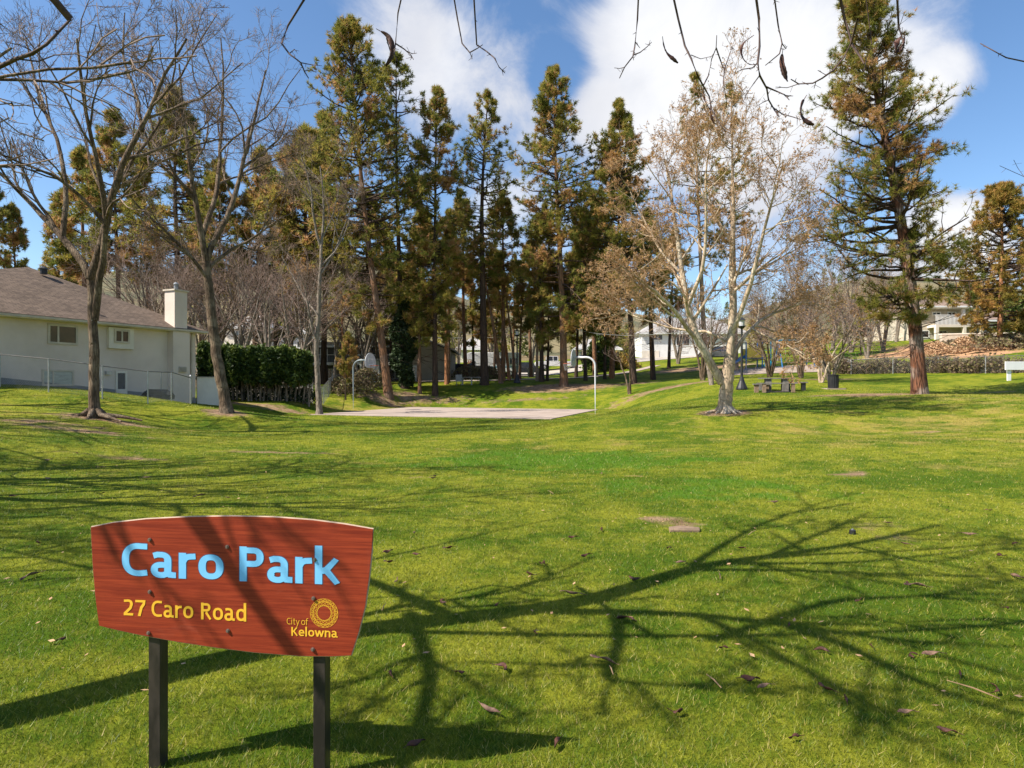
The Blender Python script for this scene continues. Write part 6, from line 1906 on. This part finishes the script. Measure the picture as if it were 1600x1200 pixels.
def glyph(ch, w):
    h = w / 2; CH = 1.33; AS = 1.45
    if ch == 'C': return 1.05, [[(1.02, CH - h - .0)] + arc(.66, CH / 2, .66 - h, CH / 2 - h + .01, 80, 280, 22) + [(1.02, h + .03)]]
    if ch == 'a': return 1.0, [[(.10, 1 - h * .75 - .05), (.26, 1 - h * .75), (.40, 1 - h * .75)] + arc(.40, .66, .82 - h - .40, .34 - h * .75, 80, 5, 9) + [(.82 - h, .45), (.82 - h, .24), (.84 - h * .6, .13), (.90, h * .75 + .01), (1.0, h * .75 + .01)],
                           [(.72, .60 - h * .70), (.5, .60 - h * .70)] + arc(.42, .30, .42 - h, .30 - h * .70, 92, 268, 16) + [(.50, h * .75), (.60, h * .75 + .04), (.74, .26)]]
    if ch == 'r': return .66, [[(h, 0), (h, 1.0)], [(h, .62), (h + .12, .82), (h + .26, 1 - h), (.66, 1 - h + .02)]]
    if ch == 'o': return .98, [arc(.49, .5, .49 - h, .5 - h + .01, 90, 450, 30)]
    if ch == 'P': return 1.0, [[(h, 0), (h, CH)], [(h, CH - h), (.5, CH - h)] + arc(.55, CH - .40, .42 - h, .40 - h, 88, -88, 14) + [(.5, CH - .80 + h), (h, CH - .80 + h)]]
    if ch == 'k': return 1.0, [[(h, 0), (h, AS)], [(h + .02, .50), (.42, .52), (.84, 1.0)], [(.36, .62), (.88, 0)]]
    if ch == '2': return .92, [[(.06, CH - .13), (.2, CH - h - .01)] + arc(.42, CH - .37, .40 - h * .8, .37 - h + .01, 95, -25, 12) + [(.62, .62), (.10, h + .02)], [(.04, h), (.88, h)]]
    if ch == '7': return .88, [[(.02, CH - h), (.80, CH - h), (.76, CH - .35), (.55, .7), (.36, 0)]]
    if ch == 'R': return 1.02, [[(h, 0), (h, CH)], [(h, CH - h), (.5, CH - h)] + arc(.52, CH - .36, .40 - h, .36 - h, 88, -88, 12) + [(.5, CH - .72 + h), (h, CH - .72 + h)], [(.48, CH - .74), (.92, 0)]]
    if ch == 'd': return 1.0, [[(.96 - h, 0), (.96 - h, AS)], arc(.47, .5, .47 - h, .5 - h + .01, 40, 320, 20)]
    if ch == 'i': return .42, [[(.0 + h + .08, 0), (h + .08, 1.0)], [(h + .08, 1.22), (h + .08, 1.22 + w * 1.1)]]
    if ch == 't': return .62, [[(.22, 1.3), (.22, .30), (.26, .10), (.38, h), (.58, h + .02)], [(.0, 1 - h), (.56, 1 - h)]]
    if ch == 'y': return .92, [[(.05, 1.0), (.46, .06)], [(.88, 1.0), (.46, .0), (.32, -.28), (.1, -.34)]]
    if ch == 'f': return .62, [[(.24, 0), (.24, 1.1), (.30, 1.32), (.44, 1.45 - h), (.66, 1.45 - h)], [(.0, 1 - h), (.58, 1 - h)]]
    if ch == 'K': return 1.05, [[(h, 0), (h, CH)], [(h + .02, .64), (.36, .68), (.90, CH)], [(.34, .78), (.96, 0)]]
    if ch == 'e': return .95, [[(.14, .50), (.84, .50)] + arc(.48, .5, .47 - h, .5 - h + .01, 5, 290, 24) + [(.84, .14)]]
    if ch == 'l': return .36, [[(h + .02, 0), (h + .02, AS)]]
    if ch == 'w': return 1.42, [[(.06, 1.0), (.38, .05)], [(.38, .05), (.70, .95)], [(.70, .95), (1.02, .05)], [(1.02, .05), (1.34, 1.0)]]
    if ch == 'n': return .95, [[(h, 0), (h, 1.0)], [(h, .64), (h + .14, .86), (h + .30, 1 - h)] + arc(.52, .62, .40 - h, .38 - h + .01, 80, 5, 8) + [(.92 - h, .4), (.92 - h, 0)]]
    return .4, []


def ribbon(pts, w):
    """flat stroke of width w with mitred joints; returns left and right edge points"""
    p = np.array(pts, float); n = len(p)
    closed = np.allclose(p[0], p[-1], atol=1e-3)
    t = np.gradient(p, axis=0)
    if closed: t[0] = t[-1] = p[1] - p[-2]
    seg = np.diff(p, axis=0); seg /= np.linalg.norm(seg, axis=1, keepdims=True) + 1e-9
    nn = np.empty_like(p)
    for i in range(n):
        a = seg[i - 1] if i > 0 else (seg[-1] if closed else seg[0]); b = seg[i] if i < n - 1 else (seg[0] if closed else seg[-1])
        m = a + b; l = np.linalg.norm(m)
        m = m / l if l > 1e-6 else b
        nrm = np.array([-m[1], m[0]])
        k = 1 / max(.62, abs(nrm @ np.array([-b[1], b[0]])))
        nn[i] = nrm * k
    tx = np.abs(unit(t)[:, :1])
    w = w * (1 - .24 * tx ** 1.5)
    return p + nn * w / 2, p - nn * w / 2


def letters(name, text, p0, p1, xh, weight, mat, spacing=.13, space=.55, out=TH + .0005, outline=None, gscale=None):
    """text set from photo pixel p0 (baseline start) to p1 (baseline end) with x-height xh metres; each letter its own part"""
    u0, z0 = spt(*p0); u1, z1 = spt(*p1)
    adv = []; x = 0
    for ch in text:
        if ch == ' ': x += space; adv.append(None); continue
        wd_, st = glyph(ch, weight); adv.append((x, st)); x += wd_ + spacing
    total = x - spacing
    sx = math.hypot(u1 - u0, z1 - z0) / total
    du, dz = (u1 - u0) / math.hypot(u1 - u0, z1 - z0), (z1 - z0) / math.hypot(u1 - u0, z1 - z0)
    for ch, ad in zip(text, adv):
        if ad is None: continue
        for (mt, ww, oo, nm) in ([(outline, weight + .06, out, 'letter_outline')] if outline else []) + [(mat, weight, out + .001, 'letter')]:
            g = Geo(); k = 0
            for st in ad[1]:
                a, b = ribbon(st, ww)
                if ch in 'kKRPrwyl27di':      # cut the diagonal strokes level with base line and top
                    tp_ = {'w': 1.0, 'r': 1.03, 'k': 1.0 if st[0][0] > .1 or len(st) > 2 else 1.45, 'K': 1.33, 'R': 1.33, 'P': 1.33, '2': 1.33, '7': 1.33, 'y': 1.0}.get(ch, 1.6)
                    if ch == 'k' and st[-1][1] > 1.2: tp_ = 1.45
                    lo_ = -.45 if ch == 'y' else 0.0
                    e_ = (ww - weight) / 2
                    a[:, 1] = np.clip(a[:, 1], lo_ - e_, tp_ + e_); b[:, 1] = np.clip(b[:, 1], lo_ - e_, tp_ + e_)
                A = [sloc(u0 + (x_ + ad[0]) * sx * du, z0 + (x_ + ad[0]) * sx * dz + y_ * xh, oo + k * .00012) for x_, y_ in a]
                B = [sloc(u0 + (x_ + ad[0]) * sx * du, z0 + (x_ + ad[0]) * sx * dz + y_ * xh, oo + k * .00012) for x_, y_ in b]
                n = len(A)
                f = np.arange(n - 1)
                g.add(np.array(A + B), np.stack([f, f + 1, f + 1 + n, f + n], 1)); k += 1
            g.obj(nm, mt, bo)


xh1 = 41.0 / FPX * 2.75
letters('caro', 'Caro', (194, 898.5), (352, 905.5), xh1, .285, M['print_blue'], .115, outline=M['print_navy'])
letters('park', 'Park', (377, 906.5), (534, 912.5), xh1, .285, M['print_blue'], .115, outline=M['print_navy'])
xh2 = 20.0 / FPX * 2.75
letters('addr', '27', (196, 960), (230, 961.5), xh2, .25, M['print_yellow'], .12)
letters('addr', 'Caro', (240, 962), (305, 965), xh2, .25, M['print_yellow'], .13)
letters('addr', 'Road', (317, 966), (388, 969.5), xh2, .25, M['print_yellow'], .13)
letters('city', 'City', (450.5, 973.5), (470, 974.5), 7.6 / FPX * 2.72, .15, M['print_yellow'], .14)
letters('city', 'of', (473, 974.5), (483.5, 975), 7.6 / FPX * 2.72, .15, M['print_yellow'], .12)
letters('kel', 'Kelowna', (457.5, 991.5), (529.5, 994.5), 10.6 / FPX * 2.70, .26, M['print_yellow'], .13)
# round woven emblem
ec = spt(508.3, 956.3); er = 23.3 / FPX * 2.70
g = Geo(); nst = 18; k = 0
for step, w_ in ((6, .0012), (4, .0012)):
    for i in range(nst):
        a0 = 2 * math.pi * i / nst + .09; a1 = 2 * math.pi * (i + step) / nst + .09
        p0 = np.array([math.cos(a0), math.sin(a0)]) * er * .97; p1 = np.array([math.cos(a1), math.sin(a1)]) * er * .97
        dv = (p1 - p0) / np.linalg.norm(p1 - p0); nv = np.array([-dv[1], dv[0]]) * w_ / 2
        q = [p0 + nv, p1 + nv, p1 - nv, p0 - nv]
        g.add([sloc(ec[0] + a, ec[1] + b, TH + .0006 + k * .00001) for a, b in q], [[0, 1, 2, 3]]); k += 1
a = np.linspace(0, 2 * math.pi, 55)
A, B = ribbon(np.stack([np.cos(a), np.sin(a)], 1) * er * .975, .0016)
f = np.arange(54); V = [sloc(ec[0] + p[0], ec[1] + p[1], TH + .0016) for p in list(A) + list(B)]
g.add(np.array(V), np.stack([f, f + 1, f + 56, f + 55], 1))
g.obj('emblem', M['print_yellow'], bo)
# bolts
M['bolt'] = simple('rusty_bolt', (0.22, 0.16, 0.13), 0.5, 0.4, scale=40)
for px, py in ((237.5, 842), (358, 853), (494, 873), (237.5, 923), (492, 933), (235.5, 987), (359, 983.5), (491, 1012.5)):
    u, z = spt(px, py)
    a = np.array(sloc(u, z, TH + .0015)); nn_ = np.array([sn[0], sn[1], 0])
    g = Geo(); g.tubes(np.array([a, a + nn_ * .004]), np.array([.0085, .0085]), 12, cap=True)
    b_ = g.obj('bolt', M['bolt'], sign)
    g = Geo(); g.tubes(np.array([a + nn_ * .004, a + nn_ * .008]), np.array([.006, .0055]), 6, cap=True); g.obj('nut', M['bolt'], b_)
# posts
M['post_black'] = simple('black_post', (0.020, 0.017, 0.015), 0.35, col2=(0.045, 0.036, 0.03), scale=14, bump=.0005, bscale=60, stretch=(1, 1, .4))
for px, hw_, topy in ((240, .0275, 840), (498, .027, 870)):
    u, z = spt(px, 1000); _, zt = spt(px, topy)
    g = Geo()
    q = [sloc(u - hw_ * 1.0, -.3, -.004), sloc(u + hw_ * 1.0, -.3, -.004), sloc(u + hw_ * 1.0, -.3, -.060), sloc(u - hw_ * 1.0, -.3, -.060)]
    g.prism(q, (0, 0, zt + .3)); bevel(g.obj('post', M['post_black'], sign), .002, 2)

# ------------------------------------------------------------------ fallen pods on the lawn
pods = [(651, 870), (607, 882), (845, 884), (915, 872), (828, 901), (620, 911), (692, 945), (776, 950), (893, 932), (975, 972), (837, 995), (943, 1037), (785, 1049), (718, 1057), (765, 1116), (990, 908),
        (1065, 882), (1418, 915), (1430, 919), (1342, 943), (1233, 982), (1130, 1018), (1285, 1022), (1362, 1016), (1455, 1028), (1425, 1030), (1172, 1068), (1193, 1079), (1290, 1082), (1322, 1100), (1415, 1120), (1555, 1084), (1572, 955), (1590, 905),
        (1562, 872), (1585, 853), (895, 843), (850, 884), (1515, 838), (940, 831), (75, 720), (100, 729), (157, 732), (75, 750), (281, 726), (230, 748), (392, 712), (420, 714), (676, 749), (160, 773), (311, 777), (356, 780), (60, 852), (606, 866), (647, 836), (678, 746),
        (1210, 787), (1387, 820), (1414, 853), (1545, 800), (1480, 800), (120, 708), (330, 745), (500, 740), (545, 708), (700, 860), (1125, 905), (1045, 860), (940, 742), (1160, 860), (20, 778), (45, 905), (95, 1005), (610, 1060), (1500, 1060), (1060, 1120), (870, 1170), (1240, 1160), (1480, 1150), (650, 1170)]
variants = [pod_geo(L, wd, cv_, 900 + k, 1.1).mesh('seed_pod_mesh', M['pod'] if k % 3 else M['pod_pale'], smooth=True) for k, (L, wd, cv_) in enumerate(((.13, .024, .5), (.16, .024, 1.2), (.10, .022, .15), (.20, .026, .6), (.15, .022, -1.1), (.08, .022, .3), (.18, .022, .25), (.11, .026, -.4), (.06, .024, .8)))]
rg = np.random.default_rng(50)
special = {14: 'dark curled pod nearest the sign, low in the view right of its posts', 26: 'curled dark pod left of a longer one near the bottom edge', 27: 'dark twisted pod lying upright beside a curled one near the bottom edge', 28: 'long twisted dark pod near the bottom edge, at centre right', 31: 'straight thin dark pod at the lower right edge'}
for i, (px, py) in enumerate(pods):
    dd = EYE * FPX / (py - 600)
    for _ in range(5):
        z = Hs((px - 800) / FPX * dd, dd); dd = (EYE - z) * FPX / (py - 600)
    x = (px - 800) / FPX * dd
    o = link('fallen_pod', variants[rg.integers(0, len(variants))], None, (x, dd, Hs(x, dd) + .022), (rg.uniform(-.14, .14), rg.uniform(-.12, .12), rg.uniform(0, 6.28)))
    s_ = rg.uniform(.75, 1.2); o.scale = (s_, s_, s_ * 1.2)
    tag(o, special.get(i, 'dark reddish curled seed pod lying in the grass'), 'seed pod', 'seed pods lying on the lawn')
# dead leaves
rg = np.random.default_rng(51)
n = 300
r = 4.0 * (24 / 4.0) ** rg.uniform(0, 1, n); a = R(90) + rg.uniform(-R(42), R(42), n); x, y = r * np.cos(a), r * np.sin(a); z = H(x, y) + .03
g = Geo()
V = []
for k in range(n):
    c0 = np.array([x[k], y[k], z[k]]); th_ = rg.uniform(0, 6.28); L = rg.uniform(.010, .028); e1 = np.array([math.cos(th_), math.sin(th_), rg.uniform(-.3, .3)]) * L; e2 = np.array([-math.sin(th_), math.cos(th_), rg.uniform(-.4, .4)]) * L * .5
    V += [c0 - e1, c0 - e2 * .9 + e1 * .1, c0 + e1, c0 + e2 + e1 * .1]
V = np.array(V); i4 = np.arange(n)[:, None] * 4
g.add(V, np.vstack([np.hstack([i4, i4 + 1, i4 + 3])])); g.F.append(np.hstack([i4 + 1, i4 + 2, i4 + 3]))
tag(g.obj('dead_leaves', M['leaf_litter']), 'small tan dead leaves scattered over the lawn', 'leaves', kind='stuff')
# fallen twigs
g = Geo()
for k, (px, py, L) in enumerate(((1115, 1072, .09), (955, 1055, .06), (990, 745, .2), (860, 770, .2), (1175, 835, .12), (600, 955, .08), (1520, 1085, .12))):
    dd = EYE * FPX / (py - 600); x = (px - 800) / FPX * dd; a = random.uniform(0, 3.1)
    c0 = np.array([x, dd, Hs(x, dd) + .035]); e = np.array([math.cos(a), math.sin(a), random.uniform(-.1, .1)]) * L
    g = Geo(); g.tubes(np.array([c0 - e, c0 + [0, 0, .008], c0 + e]), np.array([.003, .004, .002]), 5, cap=True)
    tag(g.obj('fallen_twig', M['twig_pale']), 'thin pale twig lying in the grass', 'twig', 'pale twigs on the lawn')

# ------------------------------------------------------------------ grass blades
rg = np.random.default_rng(99)
N = 620000
r = 1.9 * (46 / 1.9) ** rg.uniform(0, 1, N)
a = R(90) + rg.uniform(-R(47), R(47), N)
x, y = r * np.cos(a), r * np.sin(a)
bare = field(BARE, x, y)
keep = rg.uniform(0, 1, N) > bare * 1.15
# not on the court
q = np.stack([x - cc[0], y - cc[1]], 1); keep &= ~((np.abs(q @ cu) < 7.35) & (np.abs(q @ cv) < 6.35))
x, y, r = x[keep], y[keep], r[keep]; N = len(x)
z = H(x, y)
hgt = (0.013 + 0.022 * rg.uniform(0, 1, N) ** 1.5) * (1 + .5 * field(LUSHA, x, y)) * (1 + .012 * r)
tall = rg.uniform(0, 1, N) < .012; hgt = np.where(tall, hgt * 1.6, hgt)
wd = (0.0016 + .0006 * r) * rg.uniform(.7, 1.3, N)
phi = rg.uniform(0, 2 * np.pi, N); ln_ = hgt * rg.uniform(.3, 1.5, N)
sx_, sy_ = np.cos(phi) * wd * .5, np.sin(phi) * wd * .5
pa = rg.uniform(0, 2 * np.pi, N)
V = np.empty((N, 3, 3))
V[:, 0] = np.stack([x - sx_, y - sy_, z - .004], 1); V[:, 1] = np.stack([x + sx_, y + sy_, z - .004], 1)
V[:, 2] = np.stack([x + np.cos(pa) * ln_, y + np.sin(pa) * ln_, z + hgt], 1)
g = Geo(); g.add(V.reshape(-1, 3), np.arange(3 * N).reshape(-1, 3), np.repeat(rg.uniform(0, 1, N), 3))
go = g.obj('grass', M['blade'], tint=True)
put_attr(go.data, 'dry', np.repeat(field(DRY, x, y), 3)); put_attr(go.data, 'lush', np.repeat(field(LUSHA, x, y), 3))
tag(go, 'short mown grass of the lawn', 'grass', kind='stuff')

# ------------------------------------------------------------------ far woods on the hills
rg = np.random.default_rng(123)
n = 330
ti = rg.uniform(R(25), R(155), n); ri = rg.uniform(150, 560, n)
hx_, hy_ = ri * np.cos(ti), ri * np.sin(ti)
TT = np.interp(ti, HILL_T, np.arange(len(HILL_T))); RI = np.interp(ri, HILL_R, np.arange(len(HILL_R)))
hz_ = HILL_Z[np.minimum(RI.astype(int), len(HILL_R) - 1), TT.astype(int)]
hz_ = np.where(ri < 260, H(hx_, hy_), hz_)
C = []; T = []; D = []
for k in range(n):
    hh = rg.uniform(8, 17); m_ = 60
    f = rg.uniform(.08, 1, m_); a = rg.uniform(0, 6.28, m_); rad = (1 - f) ** .8 * hh * .17 * rg.uniform(.5, 1.1, m_) + .1
    C.append(np.stack([hx_[k] + np.cos(a) * rad, hy_[k] + np.sin(a) * rad, hz_[k] + f * hh], 1)); D.append(np.stack([np.cos(a), np.sin(a), f * 0 + .2], 1))
    T.append(np.full(m_, rg.uniform(.1, .62)) + rg.normal(size=m_) * .08)
g = tufts(np.vstack(C), np.vstack(D), rg, 5, 1.7, .5, np.clip(np.concatenate(T), 0, 1))
tag(g.obj('far_woods', M['needles'], tint=True), 'far-off pine woods on the hills', 'woods', kind='stuff')
